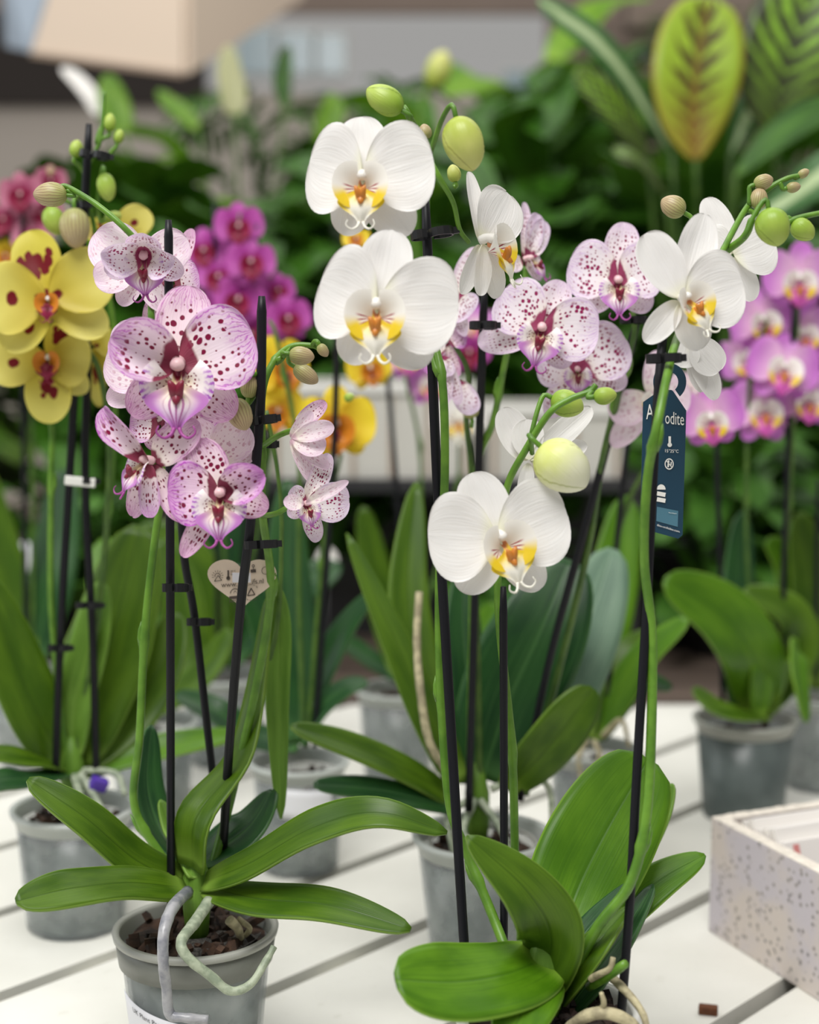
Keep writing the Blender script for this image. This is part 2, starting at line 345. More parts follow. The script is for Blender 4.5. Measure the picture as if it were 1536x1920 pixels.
x = N('netting'); u = x.obj(); n = x.noise(u, 400., 2); c = x.mix(x.sm(n, .4, .6), hx('34302e'), hx('5a5652')); M['netting'] = x.fin(c, .8)
x = N('white_paint'); n = x.noise(x.obj(), 6., 4); n2 = x.noise(x.obj(), 60., 4); c = x.mix(x.sm(n, .3, .7), hx('dcdbd2'), hx('e9e8e0')); c = x.mix(x.math('MULTIPLY', x.sm(n2, .62, .75), .18), c, hx('b5b2a2')); M['white_paint'] = x.fin(c, .45)
x = N('terrazzo'); o = x.obj(); V = x.voro(o, 170., '3D'); sz = x.n('ShaderNodeSeparateColor'); x.t.links.new(V.outputs['Color'], sz.inputs[0])
k = x.math('MULTIPLY', x.math('SUBTRACT', 1., x.sm(V.outputs['Distance'], .22, .42)), x.math('GREATER_THAN', sz.outputs[0], .45)); c = x.mix(x.sm(x.noise(o, 18., 3), .35, .65), hx('d3c8c0'), hx('c9c2c8'))
c = x.mix(x.math('MULTIPLY', k, .8), c, x.mix(sz.outputs[1], hx('6e686a'), hx('8f857c'))); M['terrazzo'] = x.fin(c, .75, normal=x.bump(x.noise(o, 200.), .3, .001))
plain('raw_edge', 'e9e1d4', .9, nz=.15, ns=120)
x = N('brown_wood'); o = x.obj(); m_ = x.n('ShaderNodeMapping'); m_.inputs['Scale'].default_value = (1, 14, 14); x.t.links.new(o, m_.inputs[0]); n = x.noise(m_.outputs[0], 2., 5); c = x.mix(x.sm(n, .3, .7), hx('453a33'), hx('6a5b50')); M['brown_wood'] = x.fin(c, .7)
plain('white_card', 'efebe6', .6); plain('pink_ink', 'd98a86', .6); plain('ink', '4a4038', .7); plain('white_ink', 'eceae4', .5); plain('navy_card', '12394e', .4); plain('panel_blue', '4a7688', .4)
plain('gap_shade_grey', '5c5a55', .8)  # dark grey standing in for the shade seen through the plank gaps
plain('tag_card', 'd6c5b0', .6, nz=.06, ns=60); plain('label_paper', 'e9e9ee', .55); plain('black_ink', '2e2e38', .6); plain('bark_chip', '6a3f26', .9, nz=.3, ns=200)
plain('dark_metal', '2a2a2c', .4); plain('mid_trim', '74665c', .8)
plain('taupe_wall', 'a8968a', .85, nz=.1, ns=1.5); plain('cream_wall', 'd9cfc4', .85, nz=.05, ns=1.); plain('dark_trim', '3d3632', .8)
plain('beige_panel', 'dcc9b6', .8); plain('beige_side', 'a08c7a', .8); plain('blue_panel', 'aebccb', .5); plain('pale_glass', 'a9c0c8', .2); plain('concrete', '6d645c', .9, nz=.2, ns=3.); plain('terracotta', '8a4a30', .8)
plain('trough_plastic', 'c6c4bc', .5); plain('purple_clip', '4c2aa0', .3); plain('clear_sleeve', 'd4d4d8', .3); plain('cream_spathe', 'c9c99a', .5, .3)

# ------------------------------------------------------------------ flower part templates (unit: 1 = petal length, +X outward, +Z towards viewer)
def petal_mesh(name, mat, L=1., W=1., p=.7, q=.45, cup=.12, arch=-.15, fold=.03, ruf=.02, seed=0, skew=0., nu=18, nv=15, base=0.):
    rows = []; uvs = []
    mx = (p/(p+q))**p*(q/(p+q))**q
    for i in range(nu+1):
        t = i/nu; s = (1-cos(PI*t))/2
        s = .002+.996*s
        w = max(s**p*(1-s)**q/mx, .0)*W/2
        row = []; ur = []
        for j in range(nv+1):
            v = -1+2*j/nv; vq = sin(v*PI/2)
            y = w*vq+skew*s*s*L
            z = cup*(vq*vq)*w*2 + arch*s*s*L + fold*(1-abs(vq))**3*-1*sin(PI*s)
            z += ruf*sin(9*s+3*v+seed)*abs(vq)**3 + .02*noise.noise(Vector((s*3+seed, vq*2, seed)))
            x = s*L + .05*L*(1-vq*vq)*s*0
            row.append((x, y, z)); ur.append((s, .5+vq*.5))
        rows.append(row); uvs.append(ur)
    mb = MB(); mb.grid(rows, uvs=uvs); return mb.mesh(name, M[mat])
def lip_mesh(name, mat, tend=True, wide=1., droop=.5):
    mb = MB(); rows = []; uvs = []; n = 16; m = 12
    for i in range(n+1):
        s = i/n
        # narrow claw, broad shoulders, tapering tip
        w = (.06+.36*ss(.22, .55, s))*(1-ss(.55, 1.02, s)*.84)*wide
        cx = Vector((0, -.14-.70*s, .12+.40*sin(min(s, 1)*2.0)*(1-.42*s)))
        row = []; ur = []
        for j in range(m+1):
            v = -1+2*j/m
            row.append(cx+Vector((v*w, abs(v)**1.6*.10*(1-s)+.02*abs(v), -.14*v*v*w+.02*cos(v*6)))); ur.append((s, .5+.5*v))
        rows.append(row); uvs.append(ur)
    mb.grid(rows, uvs=uvs); nf = len(mb.f); tip = Vector((0, -.84, .12+.40*sin(2.0)*.58))
    if tend:
        for sg in (-1, 1):
            pts = [tip+Vector((sg*.03, .02, 0)), tip+Vector((sg*.07, -.07, .03)), tip+Vector((sg*.16, -.12, .09)), tip+Vector((sg*.25, -.05, .12)), tip+Vector((sg*.22, .04, .12))]
            mb.tube(catmull(pts, 12), [.030-.021*k/11 for k in range(12)], 6)
        mb.uv = [tuple((.97, .5) for _ in q) if k >= nf else q for k, q in enumerate(mb.uv)]
    return mb.mesh(name, M[mat])
def lobe_mesh(name, mat, sg, a0=88, a1=-66, r0=.46, fl=0.):
    rows = []; uvs = []; n = 12; m = 10
    for i in range(n+1):
        s = i/n; row = []; ur = []
        for j in range(m+1):
            v = j/m; a = lerp(R(a0), R(a1), v)
            rr = s*(r0+.16*sin(v*PI)**1.2)
            bend = .30*s*s
            x = sg*(rr*cos(a)*.9*(1-.2*s)+.05); y = -.20+rr*sin(a)*.9
            row.append((x, y, .08+.50*s*(1-(.42+fl)*s)+.12*sin(v*PI)*s+fl*.12*sin(v*9)*s*s)); ur.append((s, v))
        rows.append(row); uvs.append(ur)
    mb = MB(); mb.grid(rows, uvs=uvs); return mb.mesh(name, M[mat])
def blob_mesh(name, mat, c, r, rough=0., seed=0, n=12):
    rows = []
    for i in range(n+1):
        th = PI*i/n; row = []
        for j in range(14):
            ph = 2*PI*j/14; d = Vector((sin(th)*cos(ph), cos(th), sin(th)*sin(ph)))
            k = 1+rough*noise.noise(d*2.5+Vector((seed, 0, 0)))
            row.append((c[0]+d.x*r[0]*k, c[1]+d.y*r[1]*k, c[2]+d.z*r[2]*k))
        rows.append(row)
    mb = MB(); mb.grid(rows, True); return mb.mesh(name, M[mat])
def column_mesh(name, mat):
    mb = MB(); mb.tube(catmull([(0, .04, -.02), (0, .05, .12), (0, .0, .24), (0, -.07, .28)], 9), [.085, .10, .095, .09, .09, .1, .095, .07, .03], 12); return mb.mesh(name, M[mat])
def callus_mesh(name, mat):
    mb = MB()
    for sg in (-1, 1): mb.tube(catmull([(0, -.46, .3), (sg*.03, -.34, .42), (sg*.09, -.22, .48)], 7), [.045, .07, .075, .07, .06, .045, .02], 8)
    mb.tube(catmull([(0, -.28, .2), (0, -.42, .38), (0, -.52, .46)], 7), [.045, .07, .075, .07, .06, .045, .02], 8)
    return mb.mesh(name, M[mat])
T = {}
def kind(k, pet, sep, lip, lobe, col, cal, wide=1., dorsal=None, lateral=None, tend=True, ruf=.02, pet2=None):
    la = (42, -72, .46, .28) if lobe == 'spotted_side_lobe' else (88, -66, .46, 0.)
    T[k] = dict(
        petal=[petal_mesh('petal', pt, 1., 1.3, .62, .42, .05, -.05, .03, ruf, s, sk) for s, sk, pt in ((1, .06, pet), (2, .06, pet2 or pet))],
        curled=petal_mesh('petal', pet, 1., 1.2, .55, .4, .42, .12, .02, ruf*2, 5),
        sepal=[petal_mesh('sepal', sep, 1., .72, .55, .48, .12, -.12, .03, ruf*.6, s) for s in (3, 4)],
        dorsal=petal_mesh('sepal', dorsal or sep, 1., .78, .5, .45, .1, -.12, .03, ruf*.6, 7),
        lateral=petal_mesh('sepal', lateral or sep, 1., .72, .55, .48, .1, -.12, .03, ruf*.6, 8),
        lip=lip_mesh('lip', lip, tend), lobeR=lobe_mesh('side_lobe', lobe, 1, *la), lobeL=lobe_mesh('side_lobe', lobe, -1, *la),
        column=column_mesh('column', col), callus=callus_mesh('callus', cal))
kind('white', 'white_petal', 'white_petal', 'white_yellow_lip', 'white_side_lobe', 'white_lip', 'orange_callus')
kind('pink', 'pink_veined_petal', 'pink_lined_sepal', 'magenta_mid_lobe', 'spotted_side_lobe', 'pink_column', 'crimson_callus', ruf=.035)
kind('flush', 'pink_flushed_petal', 'pink_lined_sepal', 'magenta_mid_lobe', 'spotted_side_lobe', 'pink_column', 'crimson_callus', ruf=.045)
kind('speck', 'speckled_petal', 'speckled_sepal', 'magenta_mid_lobe', 'spotted_side_lobe', 'pink_column', 'crimson_callus')
kind('palepink', 'pale_pink_petal', 'pale_pink_petal', 'pink_lip', 'white_side_lobe', 'white_lip', 'orange_callus')
kind('yellow', 'yellow_petal', 'plain_yellow_petal', 'crimson_lip', 'gold_lip', 'white_lip', 'crimson_callus', dorsal='yellow_dorsal', lateral='yellow_lateral', ruf=.03, pet2='yellow_petal_clear')
kind('gold', 'golden_petal', 'golden_petal', 'gold_lip', 'gold_lip', 'white_lip', 'crimson_callus', tend=False, ruf=.05)
kind('magenta', 'magenta_petal', 'magenta_petal', 'crimson_lip', 'crimson_lip', 'pink_column', 'crimson_callus', tend=False)
kind('violet', 'orchid_pink_petal', 'orchid_pink_petal', 'pink_lip', 'white_side_lobe', 'white_lip', 'orange_callus', tend=False)
kind('dusky', 'dusky_pink_petal', 'dusky_pink_petal', 'crimson_lip', 'crimson_lip', 'pink_column', 'crimson_callus', tend=False)

DEF = dict(D=(90, 1.0, .9, 0), SL=(235, .98, .85, 0), SR=(-55, .98, .85, 0), PL=(172, 1., 1., 0), PR=(8, 1., 1., 0))
rf = random.Random(5)
def flower(parent, k, px, py, d, S, yaw=0, pitch=0, roll=0, lip=1., lr=0, lipyaw=0, label=None, **ov):
    """S = petal length as seen, in photo pixels at depth d; yaw turns to the viewer's right, pitch up; ov gives (angle, length, width, tilt) per petal."""
    c = P(px, py, d); S = S*d/FPX
    z = CV(sin(R(yaw))*cos(R(pitch)), sin(R(pitch)), cos(R(yaw))*cos(R(pitch)))
    xx = CU.cross(z).normalized(); yy = z.cross(xx)
    rot = Matrix((xx, yy, z)).transposed().to_4x4() @ Matrix.Rotation(R(roll), 4, 'Z')
    F = Matrix.Translation(c) @ rot @ Matrix.Scale(S, 4)
    fl = D.objects.new('flower', None); COL.objects.link(fl); fl.empty_display_size = .3
    attach(fl, parent); fl.matrix_basis = F
    if label: fl['label'] = label
    t = T[k]; me = dict(D=t['dorsal'], SL=t['lateral'], SR=t['sepal'][0], PL=t['petal'][0], PR=t['petal'][1])
    def sub(name, mesh, m):
        o = D.objects.new(name, mesh); COL.objects.link(o); o.parent = fl; o.matrix_basis = m
        return o
    for key in ('D', 'SL', 'SR', 'PL', 'PR'):
        a, l, w, ti = (tuple(ov.get(key, DEF[key]))+(0,))[:4]
        if l == 0: continue
        ms = t['curled'] if key in ov and len(ov[key]) > 4 else me[key]
        zo = .06 if key in ('PL', 'PR') else -.05
        flip = -1 if key in ('PL', 'SL') else 1
        m = Matrix.Translation((0, 0, zo)) @ Matrix.Rotation(R(a), 4, 'Z') @ Matrix.Translation((.03, 0, 0)) @ Matrix.Rotation(-R(ti), 4, 'Y') @ Matrix.Diagonal((l, w*flip, (l+w)/2, 1))
        sub('petal' if key[0] == 'P' else 'sepal', ms, m)
    if lip:
        L = Matrix.Rotation(R(lr), 4, 'Z') @ Matrix.Rotation(R(lipyaw), 4, 'Y') @ Matrix.Scale(lip, 4)
        for nm, key in (('lip', 'lip'), ('side_lobe', 'lobeL'), ('side_lobe', 'lobeR'), ('column', 'column'), ('callus', 'callus')):
            sub(nm, t[key], L)
    return fl
def bud(parent, px, py, d, L, w, ang, mat='lime_bud', stem=None, yaw=0, name='bud'):
    """ang: direction of the tip in the picture plane"""
    L = L*d/FPX; w = w*d/FPX
    c = P(px, py, d); ax = CV(cos(R(ang))*cos(R(yaw)), sin(R(ang))*cos(R(yaw)), sin(R(yaw)))
    a = CAM-c; a = (a-ax*a.dot(ax)).normalized(); b = ax.cross(a); rows = []
    n = 18; m = 48
    for i in range(n+1):
        s = i/n; ss_ = (1-cos(PI*s))/2
        rr = (max(ss_, 0)**.5*max(1-ss_, 0)**.62)/.5*1.05
        row = []
        for j in range(m):
            th = 2*PI*j/m; g = 1-.085*((th*3/(2*PI)+.55*ss_+.3) % 1)
            row.append(c+ax*((ss_-.5)*L)+(a*cos(th)+b*sin(th))*(w/2*rr*g))
        rows.append(row)
    mb = MB(); mb.grid(rows, True); o = mb.build(name, M[mat], parent)
    if stem is not None:
        base = c-ax*(L*.48); e = P(*stem); m1 = base-ax*(L*.25)
        MB().tube(catmull([e, (e+m1)/2+(m1-e).length*.12*CU, m1, base+ax*L*.05], 10), .0017, 7).build('pedicel', M['green_stem'], o)
    return o
def stem(parent, pts, r=.003, mat='green_stem', nodes=(), name='flower_stem', r2=None):
    q = catmull([P(*p) for p in pts], len(pts)*8); m = len(q)
    rad = [lerp(r, r2 if r2 else r*.75, i/(m-1)) for i in range(m)]
    for t in nodes:
        i = int(t*(m-1)); rad[i] *= 1.3
        if i+1 < m: rad[i+1] *= 1.15
    o = MB().tube(q, rad, 10).build(name, M[mat], parent)
    for t in nodes:                                    # the bract clasping each node
        i = min(int(t*(m-1)), m-3); a = q[i]; tt = (q[i+1]-q[i]).normalized(); sd = tt.cross(CF).normalized()*(1 if i % 2 else -1)
        MB().tube([a-tt*.001+sd*r*.3, a+tt*.004+sd*r*.85, a+tt*.010+sd*r*1.0, a+tt*.016+sd*r*.9], [r*.9, r*.7, r*.45, r*.08], 8).build('bract', M['green_stem'], o)
    return o
def stake(parent, pts, r=.003):
    q = [P(*p) for p in pts]; q = catmull(q, 6*len(q))
    return MB().tube(q, [r]*(len(q)-1)+[r*.7], 10).build('support_stake', M['stake_plastic'], parent)
def clip(parent, px, py, d, w=.016, ang=5):
    c = P(px, py, d); rot = (Matrix((CR, CU, -CF)).transposed() @ Matrix.Rotation(R(ang), 3, 'Z'))
    mb = MB()
    for sx, ww in ((-1, .9), (1, 1.1)):                # two open loops, one round the stake, one round the stem
        cc = c+rot @ Vector((sx*w*.27, 0, 0)); rr = w*.27*ww
        pts = []
        for i in range(11):
            a = R(50+i*30) if sx < 0 else R(230+i*30)
            pts.append(cc+rot @ Vector((cos(a)*rr, 0, sin(a)*rr)))
        b0 = len(mb.v)
        rows = []
        for p_ in pts:
            o_ = (p_-cc).normalized(); up = rot @ Vector((0, 1, 0))
            rows.append([p_+up*.0028+o_*.0006, p_-up*.0028+o_*.0006, p_-up*.0028-o_*.0006, p_+up*.0028-o_*.0006])
        mb.grid(rows, True)
    mb.box(c+rot @ Vector((w*.62, 0, 0)), (w*.12, .0022, .0012), rot)
    return mb.build('clip', M['clip_plastic'], parent, smooth=False)
def leaf_rows(q, w, ns, fold=.25, nv=8, p=.35, q_=.5, wav=.0, seed=0):
    n = len(q); rows = []; uvs = []; mx = (p/(p+q_))**p*(q_/(p+q_))**q_
    for i in range(n):
        s = i/(n-1); t = (q[min(i+1, n-1)]-q[max(i-1, 0)]).normalized()
        nn = ns[0].lerp(ns[-1], s) if len(ns) < 3 else (ns[0].lerp(ns[1], s*2) if s < .5 else ns[1].lerp(ns[2], s*2-1))
        sd = t.cross(nn).normalized(); up = sd.cross(t).normalized()
        s2 = .03+.968*s
        ww = w*s2**p*(1-s2)**q_/mx
        row = []; ur = []
        for j in range(nv+1):
            v = -1+2*j/nv; av = abs(v)
            row.append(q[i]+sd*(v*ww*(1-.15*fold*av))+up*(fold*ww*av**1.2*.8 - .06*ww*(av**4) + wav*ww*sin(7*s+2*v+seed)*av)); ur.append((s, .5+.5*v))
        rows.append(row); uvs.append(ur)
    return rows, uvs
def leaf(parent, pts, w, n, mat='orchid_leaf', fold=.25, p=.3, q=.45, wav=.05, name='leaf', seed=0, th=.0022):
    w = w*pts[len(pts)//2][2]/FPX
    """pts: (px, py, depth) along the midrib; w: half width in photo pixels; n: facing direction(s) right/up/towards"""
    qs = catmull([P(*a) for a in pts], 28)
    ns = [CV(*a) for a in (n if isinstance(n[0], (tuple, list)) else [n])]
    rows, uvs = leaf_rows(qs, w, ns, fold, 10, p, q, wav, seed)
    mb = MB(); mb.grid(rows, uvs=uvs); return mb.build(name, M[mat], parent, solid=th)
# ------------------------------------------------------------------ pots
def pot(parent, cx, cy, rt=.0595, rb=.044, h=.11, mat='pot_plastic', rim='rim_plastic', sub='bark', fill=.088, band=.014, seed=1, z0=TZ, chunks=60, collar=False):
    m = MB(); m.lathe([(.0005, .0), (rb, .0), (rb+.001, .004), (rt-.005, h-band), (rt-.0066, h-band), (rb-.001, .004), (.0005, .003)], 48, (cx, cy, z0))
    o = m.build('pot', M[mat], parent)
    m = MB(); m.lathe([(rt-.0066, h-band), (rt-.005, h-band), (rt-.0022, h-.0045), (rt, h-.004), (rt+.0008, h), (rt-.004, h+.0008), (rt-.0048, h-.002), (rt-.0066, h-band)], 56, (cx, cy, z0)); m.build('rim', M[rim], o)
    if collar: MB().lathe([(rt-.0052, h-band-.011), (rt-.0036, h-band-.011), (rt-.0012, h-.004), (rt-.004, h-.004), (rt-.0052, h-band-.011)], 56, (cx, cy, z0)).build('collar', M['collar_plastic'], o)  # collar band of darker grey plastic below the rim
    rr = lerp(rb, rt-.007, fill/h)-.0015; r_ = random.Random(seed)
    m = MB(); rows = []
    for i in range(9):
        q = max(i/8, .01); rows.append([(cx+rr*q*cos(2*PI*k/32), cy+rr*q*sin(2*PI*k/32), z0+fill+.006*noise.noise(Vector((q*3*cos(2*PI*k/32), q*3*sin(2*PI*k/32), seed)))-(0 if i < 8 else .002)) for k in range(32)])
    m.grid(rows, True); rows = [rows[-1]]; rb2 = rb-.003
    m2 = MB(); rows.append([(cx+rb2*cos(2*PI*k/32), cy+rb2*sin(2*PI*k/32), z0+.005) for k in range(32)])
    m2.grid(rows, True); m2.build('root_ball', M['root_ball'], parent)
    for i in range(chunks):
        a = r_.random()*2*PI; q = math.sqrt(r_.random())*(rr-.003); s = r_.uniform(.0025, .006)
        m.box((cx+q*cos(a), cy+q*sin(a), z0+fill+.002+r_.random()*.003), (s, s*.7, s*.45), Euler((r_.random()*3, r_.random()*3, r_.random()*3)).to_matrix())
    m.build('substrate', M[sub], parent, smooth=False)
    return o
def root(parent, pts, r=.0035, mat='aerial_root', taper=.7, kn=.12):
    q = catmull([P(*a) for a in pts], len(pts)*7); m = len(q)
    rad = [r*lerp(1, taper, i/(m-1))*(1+kn*noise.noise(q[i]*170)) for i in range(m)]
    return MB().tube(q, rad, 10).build('root', M[mat], parent)
def crown(parent, px, py, d, r=.009, h=.03):
    c = P(px, py, d); mb = MB()
    mb.tube([c+Vector((0, 0, -h)), c+Vector((0, 0, -h/2)), c, c+Vector((0, 0, h*.5))], [r*.8, r, r, r*.4], 12); return mb.build('crown', M['pale_orchid_leaf'], parent)
def text(parent, s, c, ax, up, size, mat, name='lettering', align='LEFT'):
    cu = D.curves.new('t', 'FONT'); cu.body = s; cu.size = size; cu.align_x = align; cu.extrude = .00005; cu.resolution_u = 3
    o = D.objects.new('t', cu); COL.objects.link(o); bpy.context.view_layer.update()
    me = D.meshes.new_from_object(o.evaluated_get(bpy.context.evaluated_depsgraph_get())); D.objects.remove(o)
    nz = ax.cross(up); mt = Matrix((ax, up, nz)).transposed().to_4x4(); mt.translation = c
    me.transform(mt); me.materials.clear(); me.materials.append(M[mat]); me.name = name
    q = D.objects.new(name, me); COL.objects.link(q); return attach(q, parent)
# ================================================================== THE SETTING
def rect(x0, x1, y0, y1): return [(x0, y0), (x1, y0), (x1, y1), (x0, y1)]
MB().prism(rect(-6, 6, -1, 9.5), -.05, 0).build('floor', M['concrete'], smooth=False)['kind'] = 'structure'
mb = MB(); mb.box((-2.6, 9.55, 1.3), (3.4, .05, 1.3)); w = mb.build('wall_back', M['cream_wall'], smooth=False); w['kind'] = 'structure'
mb = MB(); mb.box((3.4, 9.5, 2.0), (2.6, .05, 2.0)); w = mb.build('wall_back_right', M['taupe_wall'], smooth=False); w['kind'] = 'structure'
mb = MB(); mb.box((-3.6, 9.5, 2.78), (2.4, .1, .26)); w = mb.build('trim_1', M['dark_trim'], smooth=False); w['kind'] = 'structure'
mb = MB(); mb.box((-2.6, 9.5, 3.58), (3.4, .05, .54)); w = mb.build('wall_back_upper', M['taupe_wall'], smooth=False); w['kind'] = 'structure'
def obox(name, corners, h, mat, parent=None):           # box on four ground corners
    mb = MB(); mb.prism([(c[0], c[1]) for c in corners], h[0], h[1]); return mb.build(name, M[mat], parent, smooth=False)
# hanging ceiling box at the upper left
d0 = 5.0
t = empty('ceiling_canopy', P(300, 60, d0)); tag(t, 'beige boxed canopy hanging from the ceiling at upper left', 'canopy')
def slab(parent, name, pts, th, mat):
    n = (Vector(pts[1])-Vector(pts[0])).cross(Vector(pts[2])-Vector(pts[0])).normalized()*th
    mb = MB(); a = [Vector(p) for p in pts]; b = [p+n for p in a]
    mb.face(a); mb.face(list(reversed(b)))
    for i in range(len(a)): j = (i+1) % len(a); mb.face([a[j], a[i], b[i], b[j]])
    return mb.build(name, M[mat], parent, smooth=False)
slab(t, 'front_panel', [P(62, 100, 5.0), P(345, 138, 5.0), P(345, -90, 5.0), P(120, -90, 5.0)], .02, 'beige_panel')
slab(t, 'side_panel', [P(347, 138, 5.0), P(560, -2, 5.9), P(560, -90, 5.9), P(347, -90, 5.0)], .02, 'beige_panel')
slab(t, 'blue_panel', [P(20, 92, 5.1), P(60, 100, 5.0), P(118, -90, 5.0), P(10, -90, 5.1)], .02, 'blue_panel')
slab(t, 'edge_trim', [P(60, 101, 4.98), P(60, 108, 4.98), P(345, 147, 4.98), P(345, 139, 4.98)], .02, 'beige_side')
for q in (150, 330): MB().tube([P(q, -60, 5.3), P(q, -700, 5.3)], .012, 6).build('hanging_rod', M['dark_metal'], t)
# windows in the far wall
for i, (x0, x1, y0, y1) in enumerate(((455, 520, 70, 150), (530, 590, 75, 150), (600, 650, 80, 150), (940, 1090, 145, 200), (1150, 1230, 70, 115))):
    a = P(x0, y1, 9.3); b = P(x1, y0, 9.3)
    mb = MB(); mb.box(((a.x+b.x)/2, 9.36, (a.z+b.z)/2), ((b.x-a.x)/2+.02, .03, (b.z-a.z)/2+.02)); fr = mb.build('window_%d' % (i+1), M['white_paint'], smooth=False); fr['kind'] = 'structure'
    mb = MB(); mb.box(((a.x+b.x)/2, 9.32, (a.z+b.z)/2), ((b.x-a.x)/2, .015, (b.z-a.z)/2)); mb.build('window_pane', M['pale_glass'], fr, smooth=False)
for i, (ya, yb, z) in enumerate(((5.2, 5.35, 2.3), (7.2, 7.35, 2.55))):
    mb = MB(); mb.box((2.6, (ya+yb)/2, z), (1.9, .08, .06)); o = mb.build('trim_%d' % (i+2), M['mid_trim'], smooth=False); o['kind'] = 'structure'

# ------------------------------------------------------------------ display table with oblique planks
tb = empty('display_table', (0, 1.3, 0)); tag(tb, 'white display table of oblique painted planks under the front orchids', 'table')
def clip_poly(poly, a, b, c):                            # keep a*x+b*y<=c
    out = []
    for i in range(len(poly)):
        p, q = poly[i], poly[(i+1) % len(poly)]; dp = a*p[0]+b*p[1]-c; dq = a*q[0]+b*q[1]-c
        if dp <= 0: out.append(p)
        if dp*dq < 0: t_ = dp/(dp-dq); out.append((p[0]+(q[0]-p[0])*t_, p[1]+(q[1]-p[1])*t_))
    return out
ua = Vector((cos(R(47.5)), sin(R(47.5)))); na = Vector((-ua.y, ua.x))
for k in range(-9, 12):
    o0 = .765+k*.154; g = .0085
    poly = [tuple(na*(o0+g)+ua*-3), tuple(na*(o0+g)+ua*5), tuple(na*(o0+.154-g)+ua*5), tuple(na*(o0+.154-g)+ua*-3)]
    for a, b, c in ((1, 0, 1.15), (-1, 0, 1.15), (0, 1, 2.17), (0, -1, -.42)):
        if poly: poly = clip_poly(poly, a, b, c)
    if len(poly) > 2: MB().prism(poly, TZ-.022, TZ).build('plank', M['white_paint'], tb, smooth=False, bevel=.003)
mb = MB()
for y in (.46, 1.3, 2.13): mb.box((0, y, TZ-.022-.03), (1.14, .02, .03))
for x in (-1.12, 1.12): mb.box((x, 1.295, TZ-.052), (.02, .86, .03))
MB().box((0, 1.3, TZ-.088), (1.1, .83, .005)).build('gap_shade_board', M['gap_shade_grey'], tb, smooth=False); mb.build('frame', M['white_paint'], tb, smooth=False)  # dark sheet added below the planks, its colour painted as gap shade
for x in (-1.1, 1.1):
    for y in (.48, 2.12): MB().box((x, y, (TZ-.093)/2), (.025, .025, (TZ-.093)/2)).build('leg', M['white_paint'], tb, smooth=False)
# ------------------------------------------------------------------ second bench
bb = empty('plant_bench', (0, 3.4, 0)); tag(bb, 'long brown wooden bench behind the white table carrying green plants', 'bench')
MB().prism(rect(-2.4, 2.4, 2.26, 4.6), TZ-.04, TZ-.02).build('bench_top', M['brown_wood'], bb, smooth=False)
MB().box((0, 2.27, TZ-.15), (2.4, .012, .11)).build('front_board', M['brown_wood'], bb, smooth=False)
for x in (-2.2, 0, 2.2):
    for y in (2.4, 4.5): MB().box((x, y, (TZ-.04)/2), (.035, .035, (TZ-.04)/2)).build('leg', M['brown_wood'], bb, smooth=False)
BZ = TZ-.02
# dark stand with the pale trough
st = empty('plant_stand', (-.05, 2.62, BZ)); tag(st, 'dark raised stand carrying the pale planter trough behind the orchids', 'stand')
MB().box((.02, 2.62, 1.075), (.36, .14, .01)).build('shelf', M['dark_metal'], st, smooth=False)
MB().box((.02, 2.75, .92), (.36, .008, .14)).build('back_panel', M['dark_metal'], st, smooth=False)
for x in (-.32, .36):
    for y in (2.5, 2.74): MB().box((x, y, (BZ+1.065)/2), (.01, .01, (1.065-BZ)/2)).build('leg', M['dark_metal'], st, smooth=False)
def trough(x0, x1, y0, y1, z0, z1, label):
    t = empty('planter_trough', ((x0+x1)/2, (y0+y1)/2, z0)); tag(t, label, 'planter')
    w = .006; mb = MB()
    mb.box(((x0+x1)/2, y0+w/2, (z0+z1)/2), ((x1-x0)/2, w/2, (z1-z0)/2)); mb.box(((x0+x1)/2, y1-w/2, (z0+z1)/2), ((x1-x0)/2, w/2, (z1-z0)/2))
    mb.box((x0+w/2, (y0+y1)/2, (z0+z1)/2), (w/2, (y1-y0)/2-w, (z1-z0)/2)); mb.box((x1-w/2, (y0+y1)/2, (z0+z1)/2), (w/2, (y1-y0)/2-w, (z1-z0)/2))
    mb.box(((x0+x1)/2, (y0+y1)/2, z0+w/2), ((x1-x0)/2-w, (y1-y0)/2-w, w/2)); mb.build('body', M['trough_plastic'], t, smooth=False)
    for yy in (y0-.004, y1+.004): MB().box(((x0+x1)/2, yy, z1-.006), ((x1-x0)/2+.006, .004, .008)).build('rim_strip', M['white_plastic'], t, smooth=False)
    n = int((x1-x0)/.06)
    for i in range(n+1): MB().box((x0+.01+i*(x1-x0-.02)/n, y0-.002, (z0+z1)/2-.006), (.003, .002, (z1-z0)/2-.01)).build('rib', M['beige_side'], t, smooth=False)
    mb = MB(); mb.box(((x0+x1)/2, (y0+y1)/2, z1-.03), ((x1-x0)/2-w-.001, (y1-y0)/2-w-.001, .004)); mb.build('soil', M['peat'], t, smooth=False)
trough(-.22, .10, 2.50, 2.66, 1.085, 1.235, 'pale ribbed planter trough on the dark stand behind the golden orchid')
trough(.125, .34, 2.50, 2.64, 1.085, 1.20, 'shorter pale planter trough, right of the pair on the dark stand')

